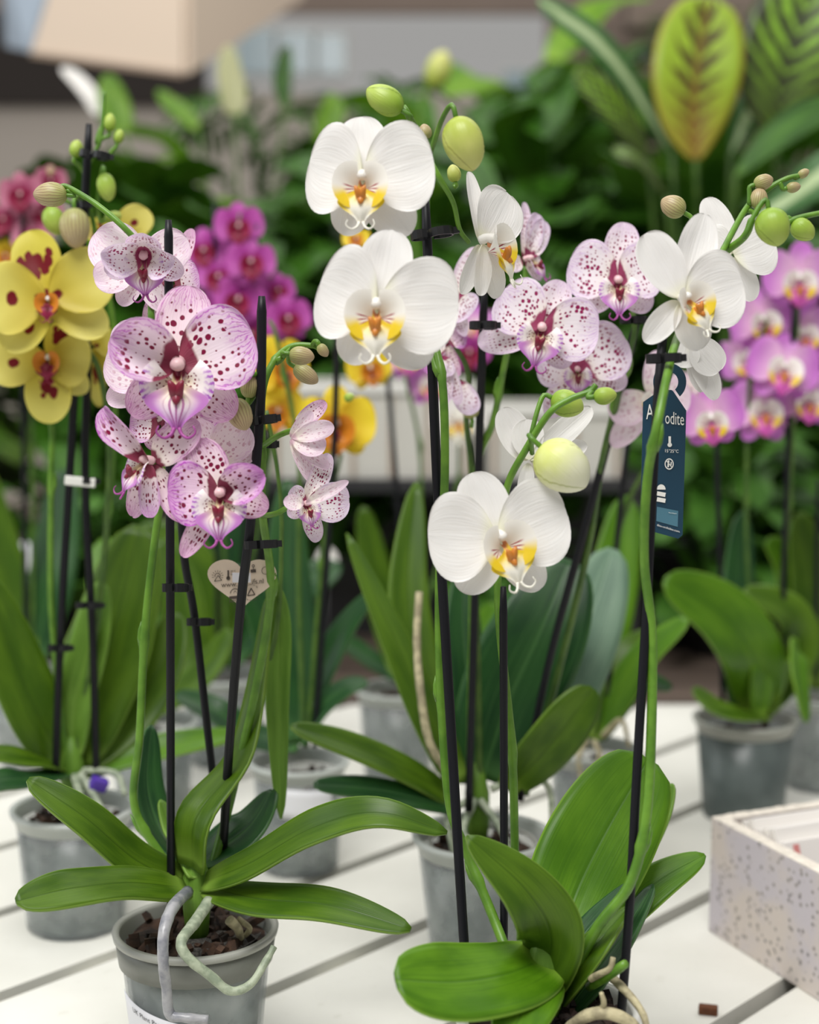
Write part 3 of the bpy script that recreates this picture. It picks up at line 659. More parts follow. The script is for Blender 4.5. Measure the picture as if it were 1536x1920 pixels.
# ================================================================== TERRAZZO BOX
a = G(1328, 1745, TZ); b_ = G(1536, 1878, TZ)
e1 = (b_-a); e1.z = 0; e1.normalize(); e2 = Vector((-e1.y, e1.x, 0))
H = .107; L1 = .21; L2 = .135
bx = empty('stone_box', a, math.atan2(e1.y, e1.x)); tag(bx, 'pale speckled terrazzo box holding white cards on the right of the table', 'box')
def lbox(name, x0, x1, y0, y1, z0, z1, mat, parent=bx, bevel=0):
    mb = MB(); c = a+e1*((x0+x1)/2)+e2*((y0+y1)/2)+Vector((0, 0, (z0+z1)/2)); rt = Matrix((e1, e2, Vector((0, 0, 1)))).transposed()
    mb.box(c, ((x1-x0)/2, (y1-y0)/2, (z1-z0)/2), rt); return mb.build(name, M[mat], parent, smooth=False, bevel=bevel)
wt = .013
lbox('front_wall', 0, L1, 0, wt, 0, H-.001, 'terrazzo', bevel=.0015); lbox('back_wall', 0, L1, L2-wt, L2, 0, H-.001, 'terrazzo', bevel=.0015)
lbox('side_wall', 0, wt, wt, L2-wt, 0, H-.001, 'terrazzo'); lbox('side_wall', L1-wt, L1, wt, L2-wt, 0, H-.001, 'terrazzo'); lbox('base', wt, L1-wt, wt, L2-wt, 0, .012, 'terrazzo')
mb = MB(); rr = random.Random(3); rt = Matrix((e1, e2, Vector((0, 0, 1)))).transposed()
for (x0, x1, y0, y1) in ((0, L1, 0, wt), (0, L1, L2-wt, L2), (0, wt, wt, L2-wt), (L1-wt, L1, wt, L2-wt)):
    nx = max(2, int((x1-x0)/.004)); ny = max(2, int((y1-y0)/.004)); rows = []
    for i in range(nx+1):
        rows.append([a+e1*lerp(x0, x1, i/nx)+e2*lerp(y0, y1, j/ny)+Vector((0, 0, H-.0008+(rr.random()*.0028 if 0 < i < nx and 0 < j < ny else 0))) for j in range(ny+1)])
    mb.grid(rows)
mb.build('rough_rim', M['raw_edge'], bx, smooth=False)
for i in range(6):
    x0 = .044+i*.0105; dz = (.002, .005, .001, .004, .006, .0)[i]; rt2 = rt @ Euler((0, R(-20), 0)).to_matrix()
    c = a+e1*x0+e2*(L2/2)+Vector((0, 0, .0135+.0515+dz)); cd = MB(); cd.box(c, (.0037, L2/2-wt-.0015, .0445+dz*.5), rt2)
    o = cd.build('card_pack', M['white_card'], None, smooth=False, bevel=.001)
    ords = ('leftmost pack of white cards leaning against the end of the terrazzo box', 'second pack of white cards from the left in the terrazzo box', 'third pack of white cards from the left in the terrazzo box', 'fourth pack of white cards from the left in the terrazzo box', 'fifth pack of white cards, just behind the front pack in the box', 'front pack of white cards in the terrazzo box, face visible with a pink mark')
    tag(o, ords[i], 'card', 'white card packs in the terrazzo box')
    if i == 5:
        q = MB(); q.box(c+rt2 @ Vector((.0039, -.040, .034)), (.0002, .003, .007), rt2); q.build('printed_mark', M['pink_ink'], o, smooth=False)
ch = G(1328, 1901, TZ); mb = MB(); mb.box(ch+Vector((0, 0, .0035)), (.0075, .004, .0035), Euler((0, .0, -.25)).to_matrix()); o = mb.build('bark_chip', M['bark_chip'], smooth=False, bevel=.001)
tag(o, 'small brown bark chip lying on the white planks at lower right', 'bark chip')

# ================================================================== FRONT LEFT ORCHID (pink veined)
def place(name, px, py, label, cat, group=None, z=.91):
    g = G(px, py, z); t = empty(name, (g.x, g.y, TZ)); tag(t, label, cat, group); return t, g.x, g.y
A, ax_, ay_ = place('potted_orchid', 367, 1738, 'orchid with pink veined and spotted flowers in a grey-rimmed clear pot, front left', 'orchid')
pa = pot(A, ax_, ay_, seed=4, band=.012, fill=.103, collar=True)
# paper label on the pot, curved with its wall
def on_pot(cx, cy, z, r0, r1, h=.11):
    r = lerp(r0, r1, z/h)+.0006
    return r
def label_patch(parent, cx, cy, a0, a1, z0, z1, sk, rb=.044, rt=.0595, h=.11, name='paper_label'):
    rows = []
    for i in range(25):
        a_ = lerp(a0, a1, i/24); row = []
        for j in range(5):
            z = lerp(z0, z1, j/4)+sk*(i/24-.5)
            r = lerp(rb, rt-.005, z/(h-.014))+.0012
            row.append((cx+r*cos(a_), cy+r*sin(a_), TZ+z))
        rows.append(row)
    return MB().grid(rows).build(name, M['label_paper'], parent, solid=.0003)
lab = label_patch(pa, ax_, ay_, R(-160), R(-82), .028, .064, -.014)
def pot_text(parent, s, cx, cy, a0, z, size, mat, sk=-.18, rb=.044, rt=.0595, h=.11):
    o = text(parent, s, Vector((0, 0, 0)), Vector((1, 0, 0)), Vector((0, 0, 1)), size, mat, 'printed_text')
    for v in o.data.vertices:
        zz = z+v.co.z+sk*v.co.x; r = lerp(rb, rt-.005, zz/(h-.014))+.0019; a_ = a0+v.co.x/r
        v.co = Vector((cx+r*cos(a_), cy+r*sin(a_), TZ+zz))
pot_text(lab, 'UK Plant Passport', ax_, ay_, R(-142), .0605, .0052, 'black_ink')
for k in range(3):
    pass
crown(A, 368, 1645, 1.14, .010, .045)
LA = [  # midrib points (x, y, depth), half width px, facing, material
    ([(350, 1668, 1.13), (245, 1658, 1.09), (135, 1668, 1.05), (30, 1692, 1.03)], 52, (0, .75, .65), 'orchid_leaf', .18, .35, .4),
    ([(345, 1655, 1.14), (255, 1615, 1.12), (160, 1535, 1.10), (52, 1462, 1.10)], 42, [(.25, .6, .75), (.3, .55, .8)], 'orchid_leaf', .3, .3, .42),
    ([(352, 1630, 1.15), (300, 1560, 1.18), (275, 1470, 1.20), (283, 1360, 1.22)], 40, [(.7, .3, .6), (.6, .2, .7)], 'dark_orchid_leaf', .3, .3, .5),
    ([(362, 1625, 1.13), (372, 1530, 1.12), (455, 1420, 1.15), (490, 1270, 1.18), (508, 1130, 1.19), (520, 1095, 1.2)], 44, [(-.45, .2, .85), (-.75, .1, .6), (-.95, .1, .3)], 'orchid_leaf', .35, .22, .7),
    ([(512, 1095, 1.205), (522, 1180, 1.215), (520, 1330, 1.21), (527, 1535, 1.19)], 25, [(.3, .1, .9), (.2, .1, .9)], 'pale_orchid_leaf', .3, .4, .5),
    ([(378, 1625, 1.15), (420, 1590, 1.16), (475, 1545, 1.17), (512, 1482, 1.19)], 50, [(-.35, .65, .6), (-.5, .5, .6)], 'dark_orchid_leaf', .3, .4, .45),
    ([(385, 1655, 1.13), (470, 1620, 1.10), (590, 1552, 1.05), (710, 1525, 1.03), (838, 1562, 1.03)], 42, [(-.1, .7, .7), (0, .6, .8)], 'orchid_leaf', .22, .3, .5),
    ([(390, 1668, 1.13), (490, 1688, 1.09), (620, 1700, 1.05), (770, 1744, 1.03)], 44, (.05, .75, .65), 'orchid_leaf', .18, .35, .45),
    ([(362, 1648, 1.13), (345, 1600, 1.15), (322, 1560, 1.17), (300, 1500, 1.18)], 22, (.5, .4, .7), 'pale_orchid_leaf', .4, .4, .5)]
for pts, w_, n_, mt, fo, p_, q_ in LA: leaf(A, pts, w_, n_, mt, fo, p_, q_)
root(A, [(352, 1672, 1.12), (325, 1700, 1.085), (308, 1745, 1.065), (306, 1800, 1.06), (312, 1850, 1.066), (318, 1900, 1.07), (345, 1908, 1.068), (390, 1912, 1.07)], .0045, 'silver_root', .72)
root(A, [(392, 1690, 1.115), (365, 1730, 1.09), (340, 1765, 1.065), (352, 1795, 1.06), (395, 1830, 1.062), (432, 1858, 1.062), (470, 1845, 1.065), (500, 1800, 1.075), (514, 1775, 1.08)], .0043, 'aerial_root', .55)
root(A, [(430, 1725, 1.12), (445, 1740, 1.125), (452, 1760, 1.13)], .004, 'dry_root'); root(A, [(445, 1722, 1.13), (468, 1740, 1.13), (460, 1755, 1.135)], .0025, 'dry_root')
mb = MB(); g = P(410, 1760, 1.135)
rows = [[(ax_+q*cos(a_), ay_+q*sin(a_), TZ+.1065-.05*(.053-q)*0+.002*sin(q*400)) for a_ in [R(-100+8*k) for k in range(13)]] for q in [.012+.0052*i for i in range(8)]]
mb.grid(rows).build('root_netting', M['netting'], A, solid=.0006)
stake(A, [(321, 1712, 1.135), (320, 1400, 1.12), (319, 1000, 1.09), (317, 640, 1.07), (316, 412, 1.06)])
stake(A, [(402, 1480, 1.20), (385, 1330, 1.19), (364, 1150, 1.18), (345, 1040, 1.17), (336, 880, 1.15)])
stake(A, [(418, 1600, 1.16), (430, 1400, 1.13), (452, 1130, 1.09), (470, 980, 1.07), (488, 760, 1.06), (491, 555, 1.05)], .0033)
stem(A, [(345, 1650, 1.15), (300, 1600, 1.15), (252, 1510, 1.15), (262, 1380, 1.14), (272, 1180, 1.13), (292, 1000, 1.12), (312, 870, 1.11), (305, 740, 1.10), (284, 600, 1.09), (285, 500, 1.10), (250, 445, 1.08), (190, 390, 1.08), (130, 352, 1.09), (112, 350, 1.09)], .0034, nodes=(.12, .3), r2=.0018)
stem(A, [(395, 1640, 1.15), (432, 1500, 1.16), (478, 1300, 1.15), (508, 1110, 1.13), (492, 960, 1.10), (492, 850, 1.09), (492, 740, 1.08), (512, 680, 1.08), (545, 650, 1.09), (585, 648, 1.09), (600, 655, 1.09)], .0035, nodes=(.3, .5, .72), r2=.0018)
stem(A, [(400, 1640, 1.2), (450, 1400, 1.22), (515, 1200, 1.21), (528, 1000, 1.2), (520, 880, 1.19), (500, 770, 1.18)], .002, 'dark_green_stem')
for c in ((284, 612, 1.085, .016, 0), (490, 788, 1.055, .018, 8), (488, 1021, 1.07, .02, 3), (328, 1102, 1.085, .016, 0), (372, 1166, 1.17, .016, 0), (500, 833, 1.1, .012, 0)): clip(A, *c)
# flowers
flower(A, 'speck', 272, 475, 1.05, 92, pitch=-25, lip=.95, D=(82, .80, .95, 55), PL=(168, .95, .62, 30, 1), PR=(-2, .80, .60, 30, 1), SL=(208, .95, .8, 0), SR=(-35, .85, .8, 0), label='topmost pink veined flower, nodding forward')
flower(A, 'palepink', 262, 505, 1.085, 105, lip=0, D=(140, 1.05, 1.25, 0), PL=(195, .8, .5, 0), PR=(30, .98, .6, 0), SL=(240, .7, .6, 0), SR=(-60, .8, .6))
flower(A, 'pink', 325, 530, 1.11, 95, lip=0, D=(72, 1.12, .45, 0), PL=(150, .6, .4, 0), PR=(12, .5, .6, 0), SL=(240, 1., .8, 0), SR=(-50, .5, .6))
flower(A, 'pink', 335, 688, 1.02, 145, yaw=4, lip=.98, D=(84, 1.08, .95, -5), PR=(22, 1.02, .86, 0), PL=(158, .92, .66, 15, 1), SL=(224, .85, .8, 0), SR=(-42, .92, .85, 0), label='largest pink veined flower, facing forward in the middle of the cluster')
flower(A, 'palepink', 300, 705, 1.07, 115, lip=0, D=(130, 1.1, .9, 0), PL=(165, .9, .7, 0), PR=(0, .6, .5, 0), SL=(205, .95, .7, 0), SR=(-60, .9, .9))
flower(A, 'pink', 300, 800, 1.085, 90, lip=0, D=(110, .7, .9, 0), PL=(175, .6, .6, 0), PR=(5, 1., .8, 0), SL=(250, .5, .7, 0), SR=(-35, 1., .7))
flower(A, 'pink', 285, 868, 1.02, 100, yaw=-20, lip=.85, lr=-28, lipyaw=-35, D=(40, 1.15, .95, 0), PL=(128, 1.32, .42, 10, 1), PR=(268, 1.0, .36, 0), SL=(238, 1.2, .72, -10), SR=(-60, 1.25, .72, 0), label='pink veined flower turned to the left')
flower(A, 'flush', 415, 925, 1.01, 108, lip=.98, D=(118, 1.02, 1.0, 0), PL=(182, .9, .88, 0), PR=(22, .9, .6, 18, 1), SL=(238, 1.28, .6, 0), SR=(-18, .82, .8, 0), label='lowest pink veined flower with a magenta lip')
flower(A, 'palepink', 398, 862, 1.06, 90, lip=0, D=(115, .9, .9, 0), PL=(190, .7, .6, 0), PR=(42, 1.0, .72, 0), SL=(240, .8, .8, 0), SR=(10, .9, .7))
flower(A, 'flush', 372, 812, 1.075, 80, lip=0, D=(75, .95, .8, 0), PL=(150, .8, .6, 0), PR=(60, .9, .5, 0), SL=(240, .5, .8, 0), SR=(-5, .9, .7))
flower(A, 'palepink', 545, 822, 1.05, 60, lip=0, yaw=15, D=(52, 1.05, .6, 20), PL=(18, 1.42, .48, 30), PR=(-18, 1.1, .62, 20), SL=(-62, 1.55, .62, 0), SR=(-38, 1.5, .7, 10), label='half-open pale flower on the right spray')
flower(A, 'pink', 552, 800, 1.07, 70, lip=0, yaw=10, D=(38, 1.08, .62, 0), PL=(0, 0, 0, 0), PR=(-45, .9, .5, 0), SL=(0, 0, 0, 0), SR=(-70, 1.15, .5, 0))
flower(A, 'speck', 572, 945, 1.05, 72, yaw=25, lip=.7, lr=10, D=(60, 1.5, .75, 0), PL=(155, .62, .5, 20), PR=(2, 1.22, .82, 0), SL=(215, .5, .6, 0), SR=(-68, 1.05, .75, 0), label='small spotted flower lowest on the right spray')
flower(A, 'palepink', 572, 945, 1.035, 70, lip=0, yaw=5, D=(28, 1.35, .42, 25), PL=(0, 0, 0, 0), PR=(0, 0, 0, 0), SL=(172, .55, .6, 10), SR=(0, 0, 0, 0))
bud(A, 450, 777, 1.04, 64, 52, -68, 'veined_bud', (490, 700, 1.06)); bud(A, 468, 722, 1.06, 50, 38, 85, 'veined_bud', (495, 730, 1.07))
bud(A, 566, 667, 1.07, 48, 38, -8, 'veined_bud', (530, 668, 1.08)); bud(A, 574, 702, 1.1, 54, 36, -35, 'veined_bud', (540, 655, 1.09)); bud(A, 606, 657, 1.08, 28, 22, -55, 'veined_bud', (585, 648, 1.09)); bud(A, 94, 365, 1.09, 64, 50, 178, 'veined_bud', (125, 357, 1.09))
MB().tube(catmull([P(494, 836, 1.085), P(520, 818, 1.07), P(552, 805, 1.06)], 8), .002, 8).build('pedicel', M['green_stem'], A)
MB().tube(catmull([P(492, 968, 1.09), P(520, 962, 1.07), P(550, 945, 1.06)], 8), .002, 8).build('pedicel', M['green_stem'], A)

# heart tag
def flat(name, outline, d, mat, parent=None, th=.0005, yaw=0):
    z = CV(0, 0, 1)*th; pts = [P(x, y, d) for x, y in outline]
    mb = MB(); mb.face([p+z for p in pts]); mb.face([p-z for p in reversed(pts)])
    n = len(pts)
    for i in range(n): j = (i+1) % n; mb.face([pts[i]+z, pts[i]-z, pts[j]-z, pts[j]+z])
    return mb.build(name, M[mat], parent, smooth=False)
def ring(name, cx, cy, r, w, d, mat, parent, a0=0, a1=360, n=28, sx=1.):
    mb = MB(); rows = []
    for i in range(n+1):
        a_ = R(lerp(a0, a1, i/n)); rows.append([P(cx+sx*(r-w/2)*cos(a_), cy-(r-w/2)*sin(a_), d), P(cx+sx*(r+w/2)*cos(a_), cy-(r+w/2)*sin(a_), d)])
    return mb.grid(rows).build(name, M[mat], parent, smooth=False)
def bar(name, x0, y0, x1, y1, w, d, mat, parent):
    v = Vector((x1-x0, y1-y0)); n = Vector((-v.y, v.x)).normalized()*w/2
    mb = MB(); mb.face([P(x0+n.x, y0+n.y, d), P(x1+n.x, y1+n.y, d), P(x1-n.x, y1-n.y, d), P(x0-n.x, y0-n.y, d)]); return mb.build(name, M[mat], parent, smooth=False)
hd = 1.125; hs = []
for i in range(60):
    t_ = 2*PI*i/60; x_ = 16*sin(t_)**3; y_ = 13*cos(t_)-5*cos(2*t_)-2*cos(3*t_)-cos(4*t_)
    hs.append((454+x_*4.05, 1089-y_*3.35+.0*x_))
ht = flat('plant_tag', hs, hd, 'tag_card'); tag(ht, 'beige heart-shaped care tag hanging on the front left orchid', 'plant tag'); e = hd-.0012
rx, ry = CV(.998, .06, 0), CV(-.06, .998, 0)
px_ = hd/FPX
text(ht, 'www.ill', P(415, 1101, e), rx, ry, 13*px_, 'ink', 'printed_text'); text(ht, 'ifs.nl', P(472, 1095, e), rx, ry, 13*px_, 'ink', 'printed_text'); text(ht, 'MPS', P(430, 1131, e), rx, ry, 8*px_, 'ink', 'printed_text')
text(ht, '25°C', P(432, 1073, e), rx, ry, 5*px_, 'ink', 'printed_text'); text(ht, '18°C', P(432, 1079, e), rx, ry, 5*px_, 'ink', 'printed_text')
ring('printed_sun', 408, 1080, 5, 1.2, e, 'ink', ht, -20, 200)
for k in range(9): bar('printed_ray', 408+7.5*cos(R(-20+k*27)), 1080-7.5*sin(R(-20+k*27)), 408+11*cos(R(-20+k*27)), 1080-11*sin(R(-20+k*27)), .9, e, 'ink', ht)
for q in ((402, 1090, 409, 1079), (409, 1079, 416, 1088), (416, 1088, 402, 1090)): bar('printed_triangle', *q, 1.3, e, 'ink', ht)
bar('printed_thermometer', 428, 1069, 428, 1084, 3.2, e, 'ink', ht); ring('printed_bulb', 428, 1084, 2, 3.4, e, 'ink', ht)
ring('printed_globe', 441, 1113, 9, 1.4, e, 'ink', ht, 0, 180); ring('printed_globe', 441, 1113, 4.5, 1, e, 'ink', ht, 0, 180, sx=.6); bar('printed_box', 430, 1121, 452, 1119, 5, e, 'ink', ht)
for q in ((464, 1117, 471, 1103), (471, 1103, 478, 1115), (478, 1115, 464, 1117)): bar('printed_recycling_mark', *q, 1.8, e, 'ink', ht)
ring('printed_plant_icon', 475, 1061, 2.2, 1.2, e, 'ink', ht); bar('printed_plant_icon', 475, 1063, 475, 1068, 1, e, 'ink', ht); bar('printed_plant_icon', 470, 1071, 480, 1070, 6, e, 'ink', ht); ring('printed_circle', 498, 1070, 7, 1, e, 'ink', ht)
s_ = 'CONTAINS    TH MATERIAL'
for k, chh in enumerate(s_):
    if chh == ' ': continue
    a_ = R(120-k*11); c_ = P(471+13.5*cos(a_), 1111-13.5*sin(a_), e); uu = CV(cos(a_), sin(a_), 0); text(ht, chh, c_, CV(sin(a_), -cos(a_), 0), uu, 4*px_, 'ink', 'printed_text')
mb = MB(); mb.box(P(453, 1083, 1.119), (.0065, .0003, .0035)); mb.build('tape', M['clear_sleeve'], ht, smooth=False)
o = empty('plant_label', G(613, 1300, TZ)); tag(o, 'blank white oval label on a thin stick in the shade behind the front left orchid', 'plant label')
dl = (G(613, 1300, TZ)-CAM).dot(CF); flat('label_card', [(613+22*cos(R(k*15)), 1059-34*sin(R(k*15))) for k in range(24)], dl, 'white_card', o, .0006)
MB().tube([P(613, 1080, dl+.004), G(613, 1300, TZ)+Vector((0, .004, 0))], .0015, 6).build('stick', M['dark_metal'], o)

# ================================================================== FRONT RIGHT ORCHID (white)
W, wx, wy = place('potted_orchid', 1025, 1893, 'white orchid with yellow-lipped flowers on three stakes, front right', 'orchid')
pot(W, wx, wy, sub='peat', mat='white_plastic', rim='white_plastic', fill=.102, seed=8, chunks=160)
crown(W, 1022, 1800, 1.02, .012, .05)
LW = [
    ([(1022, 1800, 1.02), (950, 1828, .985), (855, 1842, .955), (742, 1838, .935)], 92, [(-.1, .72, .7), (0, .68, .72)], 'bright_orchid_leaf', .1, .3, .34),
    ([(1015, 1812, 1.02), (1000, 1850, .99), (975, 1905, .96), (945, 1985, .94)], 62, [(.1, .5, .8), (0, .4, .9)], 'bright_orchid_leaf', .15, .3, .45),
    ([(1020, 1845, 1.03), (1034, 1755, 1.0), (985, 1668, .985), (874, 1568, .985)], 68, [(-.5, .25, .8), (-.15, .45, .85), (0, .6, .75)], 'orchid_leaf', .25, .3, .6),
    ([(1048, 1775, 1.05), (1080, 1670, 1.07), (1140, 1550, 1.09), (1215, 1424, 1.12)], 104, [(.05, .35, .93), (.1, .35, .93)], 'bright_orchid_leaf', .12, .42, .33),
    ([(1080, 1790, 1.08), (1165, 1710, 1.10), (1240, 1650, 1.11), (1322, 1604, 1.12)], 42, [(-.1, .7, .7), (-.1, .6, .8)], 'bright_orchid_leaf', .2, .35, .5),
    ([(1042, 1850, 1.03), (1075, 1785, 1.02), (1125, 1720, 1.03), (1185, 1655, 1.05)], 30, [(-.7, .4, .5), (-.6, .4, .6)], 'dark_orchid_leaf', .35, .4, .5),
    ([(1052, 1880, 1.03), (1085, 1820, 1.01), (1130, 1760, 1.01), (1182, 1700, 1.03)], 34, [(-.6, .5, .6), (-.6, .4, .6)], 'orchid_leaf', .3, .4, .5),
    ([(1060, 1905, 1.03), (1110, 1835, 1.03), (1165, 1760, 1.05), (1225, 1660, 1.09)], 36, [(-.5, .5, .6), (-.5, .4, .7)], 'dark_orchid_leaf', .3, .4, .5),
    ([(1130, 1700, 1.14), (1190, 1620, 1.15), (1235, 1540, 1.16), (1262, 1470, 1.17)], 30, [(-.7, .4, .5), (-.6, .4, .6)], 'pale_orchid_leaf', .3, .4, .5)]
for pts, w_, n_, mt, fo, p_, q_ in LW: leaf(W, pts, w_, n_, mt, fo, p_, q_)
root(W, [(1108, 1835, 1.0), (1128, 1825, .99), (1145, 1815, .985), (1150, 1795, .985)], .0025, 'dry_root'); root(W, [(1150, 1835, 1.0), (1180, 1865, .985), (1205, 1900, .975), (1215, 1935, .97)], .003, 'dry_root')
root(W, [(1060, 1935, .99), (1100, 1905, .975), (1140, 1900, .97), (1180, 1915, .97), (1200, 1940, .97)], .004, 'dry_root', .9); root(W, [(1118, 1905, .98), (1132, 1885, .97), (1128, 1862, .965)], .0026, 'dry_root', .5)
MB().tube(catmull([P(1105, 1850, 1.01), P(1140, 1830, .99), P(1174, 1806, .98)], 8), [.003, .0032, .003, .003, .003, .003, .003, .0026], 10).build('cut_stem', M['green_stem'], W)
stake(W, [(882, 1925, 1.05), (866, 1700, 1.06), (845, 1350, 1.07), (822, 950, 1.07), (797, 352, 1.06)], .0034)
stake(W, [(945, 1925, 1.07), (945, 1500, 1.07), (944, 1100, 1.05)], .0028)
stake(W, [(1164, 1915, 1.0), (1182, 1680, 1.0), (1196, 1420, 1.0), (1212, 1150, 1.0), (1230, 800, 1.0), (1246, 590, 1.01)], .0031)
stem(W, [(962, 1815, 1.05), (925, 1720, 1.07), (872, 1590, 1.085), (842, 1500, 1.085), (826, 1280, 1.085), (824, 1080, 1.08), (834, 900, 1.06), (830, 720, 1.055), (806, 600, 1.07), (799, 470, 1.075), (799, 360, 1.07), (785, 260, 1.05), (765, 215, 1.03), (756, 200, 1.03)], .0036, nodes=(.12, .3, .55), r2=.0022)
stem(W, [(806, 300, 1.03), (825, 335, 1.03), (850, 380, 1.04), (862, 430, 1.05), (880, 455, 1.06)], .002)
stem(W, [(985, 1800, 1.09), (968, 1650, 1.09), (960, 1400, 1.08), (935, 1150, 1.07), (938, 1000, 1.06), (952, 910, 1.05), (985, 845, 1.04), (1030, 775, 1.03), (1070, 748, 1.03), (1105, 735, 1.03), (1118, 722, 1.03)], .0031, nodes=(.2,), r2=.002)
stem(W, [(1062, 1850, 1.02), (1120, 1740, 1.0), (1182, 1655, .995), (1212, 1530, .995), (1222, 1350, 1.0), (1222, 1180, 1.0), (1208, 1050, .99), (1214, 900, .975), (1236, 780, .965), (1262, 660, 1.0), (1290, 590, 1.06), (1345, 490, 1.05), (1395, 445, 1.03), (1410, 412, 1.02)], .0036, nodes=(.2, .58), r2=.0024)
stem(W, [(1345, 490, 1.03), (1400, 390, 1.06), (1440, 355, 1.07), (1475, 335, 1.07), (1505, 328, 1.07)], .0022)
stem(W, [(1470, 420, 1.03), (1500, 408, 1.03), (1560, 395, 1.03)], .0022)
for c in ((808, 438, 1.05, .026, 8), (1243, 672, .985, .02, 2), (905, 610, 1.15, .018, 0), (1186, 600, 1.2, .018, 0)): clip(W, *c)
flower(W, 'white', 682, 335, .99, 116, yaw=-6, lip=.92, D=(94, 1.02, 1.08, 0), PR=(12, 1.14, 1.14, 0), PL=(166, .90, 1.16, 0), SL=(248, .92, .95, 0), SR=(-50, 1.12, 1.1, 0), label='topmost white flower on the left stake')
flower(W, 'white', 708, 575, .97, 126, yaw=-4, lip=.92, D=(80, 1.16, 1.05, 0), PR=(-2, 1.18, 1.12, 0), PL=(160, .90, 1.12, 0), SL=(240, .92, .95, 0), SR=(-50, 1.1, 1.1, 0), label='second white flower on the left stake, tilted to the right')
flower(W, 'white', 903, 455, 1.05, 106, yaw=30, lip=.95, lr=22, lipyaw=35, D=(98, 1.25, .40, 0), PR=(56, 1.05, .80, 0), PL=(268, .92, .28, 0), SL=(250, .95, .5, 0), SR=(-66, 1.0, .75, 0), label='white flower in side view on the short branch')
flower(W, 'white', 932, 1008, 1.0, 124, yaw=4, lip=.88, lr=18, lipyaw=15, D=(111, 1.02, 1.0, 0), PL=(181, 1.02, 1.05, 0), PR=(18, 1.1, 1.04, 0), SL=(238, .95, .95, 0), SR=(-48, 1.02, .85, 0), label='lowest white flower, hanging in the middle')
flower(W, 'white', 1278, 562, 1.0, 106, yaw=8, lip=.82, lr=28, lipyaw=20, D=(72, 1.62, .95, 0), PL=(122, 1.30, .62, 0), PR=(14, 1.14, 1.08, 0), SL=(230, .95, .7, 0), SR=(-66, .92, .95, 0), label='front white flower on the right stake')
flower(W, 'white', 1372, 480, 1.11, 100, lip=0, D=(112, 1.18, .75, 0), PL=(160, .6, .7, 0), PR=(20, .82, .9, 0), SL=(250, .6, .6, 0), SR=(-62, .9, .7, 0), label='white flower seen from behind at upper right')
flower(W, 'white', 1290, 632, 1.09, 95, lip=0, yaw=10, D=(60, .5, .5, 0), PL=(255, .6, .5, 0), PR=(-48, .9, .55, 0), SL=(-72, 1.1, .6, 0), SR=(-62, 1.35, .72, 0), label='drooping white flower behind the right stake')
flower(W, 'white', 992, 865, 1.09, 95, lip=0, D=(116, 1.15, .85, 0), PR=(40, 1.6, .38, 0), PL=(95, .8, .5, 0), SL=(262, .75, .45, 0), SR=(16, 1.18, .62, 0), label='white flower seen from behind above the lowest one')
bud(W, 721, 187, 1.02, 78, 58, 148, 'green_bud', (768, 232, 1.03)); bud(W, 797, 247, 1.03, 30, 27, 100, 'veined_bud', (798, 280, 1.03))
bud(W, 871, 270, 1.0, 106, 82, -72, 'lime_bud', (806, 290, 1.03)); bud(W, 851, 325, 1.04, 34, 28, 100, 'lime_bud', (850, 350, 1.04))
bud(W, 1056, 875, 1.0, 116, 104, -42, 'cream_bud', (998, 850, 1.04)); bud(W, 1135, 742, 1.02, 44, 36, 5, 'green_bud', (1112, 736, 1.03)); bud(W, 1064, 757, 1.05, 64, 56, -20, 'green_bud', (995, 820, 1.045))
bud(W, 1262, 387, 1.06, 50, 46, 150, 'veined_bud', (1300, 420, 1.06)); bud(W, 1450, 426, 1.0, 74, 70, -75, 'green_bud', (1395, 448, 1.0)); bud(W, 1506, 431, 1.03, 50, 44, -40, 'green_bud', (1470, 420, 1.03))
bud(W, 1432, 341, 1.06, 38, 32, 20, 'veined_bud', (1405, 385, 1.06)); bud(W, 1423, 372, 1.06, 42, 36, 80, 'veined_bud', (1400, 395, 1.06)); bud(W, 1488, 351, 1.07, 28, 22, 10, 'veined_bud', (1462, 343, 1.07)); bud(W, 1507, 325, 1.07, 24, 18, 30, 'veined_bud', (1490, 332, 1.07))
# navy tag
td = 1.05; e = td-.0011; px_ = td/FPX
ring_o = [(1257+31*cos(R(a_)), 715-31*sin(R(a_))) for a_ in range(-48, 229, 12)]
body = [(1232, 738), (1206, 756), (1203, 975), (1206, 990), (1272, 1010), (1281, 1005), (1287, 770), (1276, 757)]
mb = MB(); z = CV(0, 0, 1)*.0004
tg = flat('plant_tag', [(1206, 754), (1236, 733), (1258, 731), (1262, 733), (1287, 770), (1280, 1003), (1272, 1010), (1207, 992), (1201, 980)], td, 'navy_card', None, .0004); tag(tg, 'tall navy care tag with white lettering hanging at the right-hand stake', 'plant tag')
rows = []
for i in range(26):
    a_ = R(lerp(-52, 218, i/25)); rows.append([P(1256+r_*cos(a_), 716-r_*1.12*sin(a_), td)+z*q for r_, q in ((16, 1), (31, 1), (31, -1), (16, -1))])
MB().grid(rows, True).build('hanging_loop', M['navy_card'], tg, smooth=False)
text(tg, 'A', P(1212, 786, e), rx*.72, CV(-.03, .99, 0)*1.35, 30*px_, 'white_ink', 'printed_text'); text(tg, 'p', P(1224, 787, e), CV(.6, 0, 0), CV(0, 1.2, 0), 27*px_, 'white_ink', 'printed_text')
text(tg, 'odite', P(1247, 794, e), CV(.62, -.06, 0), CV(0, 1.2, 0), 28*px_, 'white_ink', 'printed_text')
text(tg, "15°25°C", P(1246, 848, e), CV(.9, -.04, 0), CV(0, 1, 0), 8.5*px_, 'white_ink', 'printed_text'); text(tg, 'dite-orchidee.com', P(1232, 986, e), CV(.93, -.28, 0), CV(0, 1, 0), 6.2*px_, 'white_ink', 'printed_text')
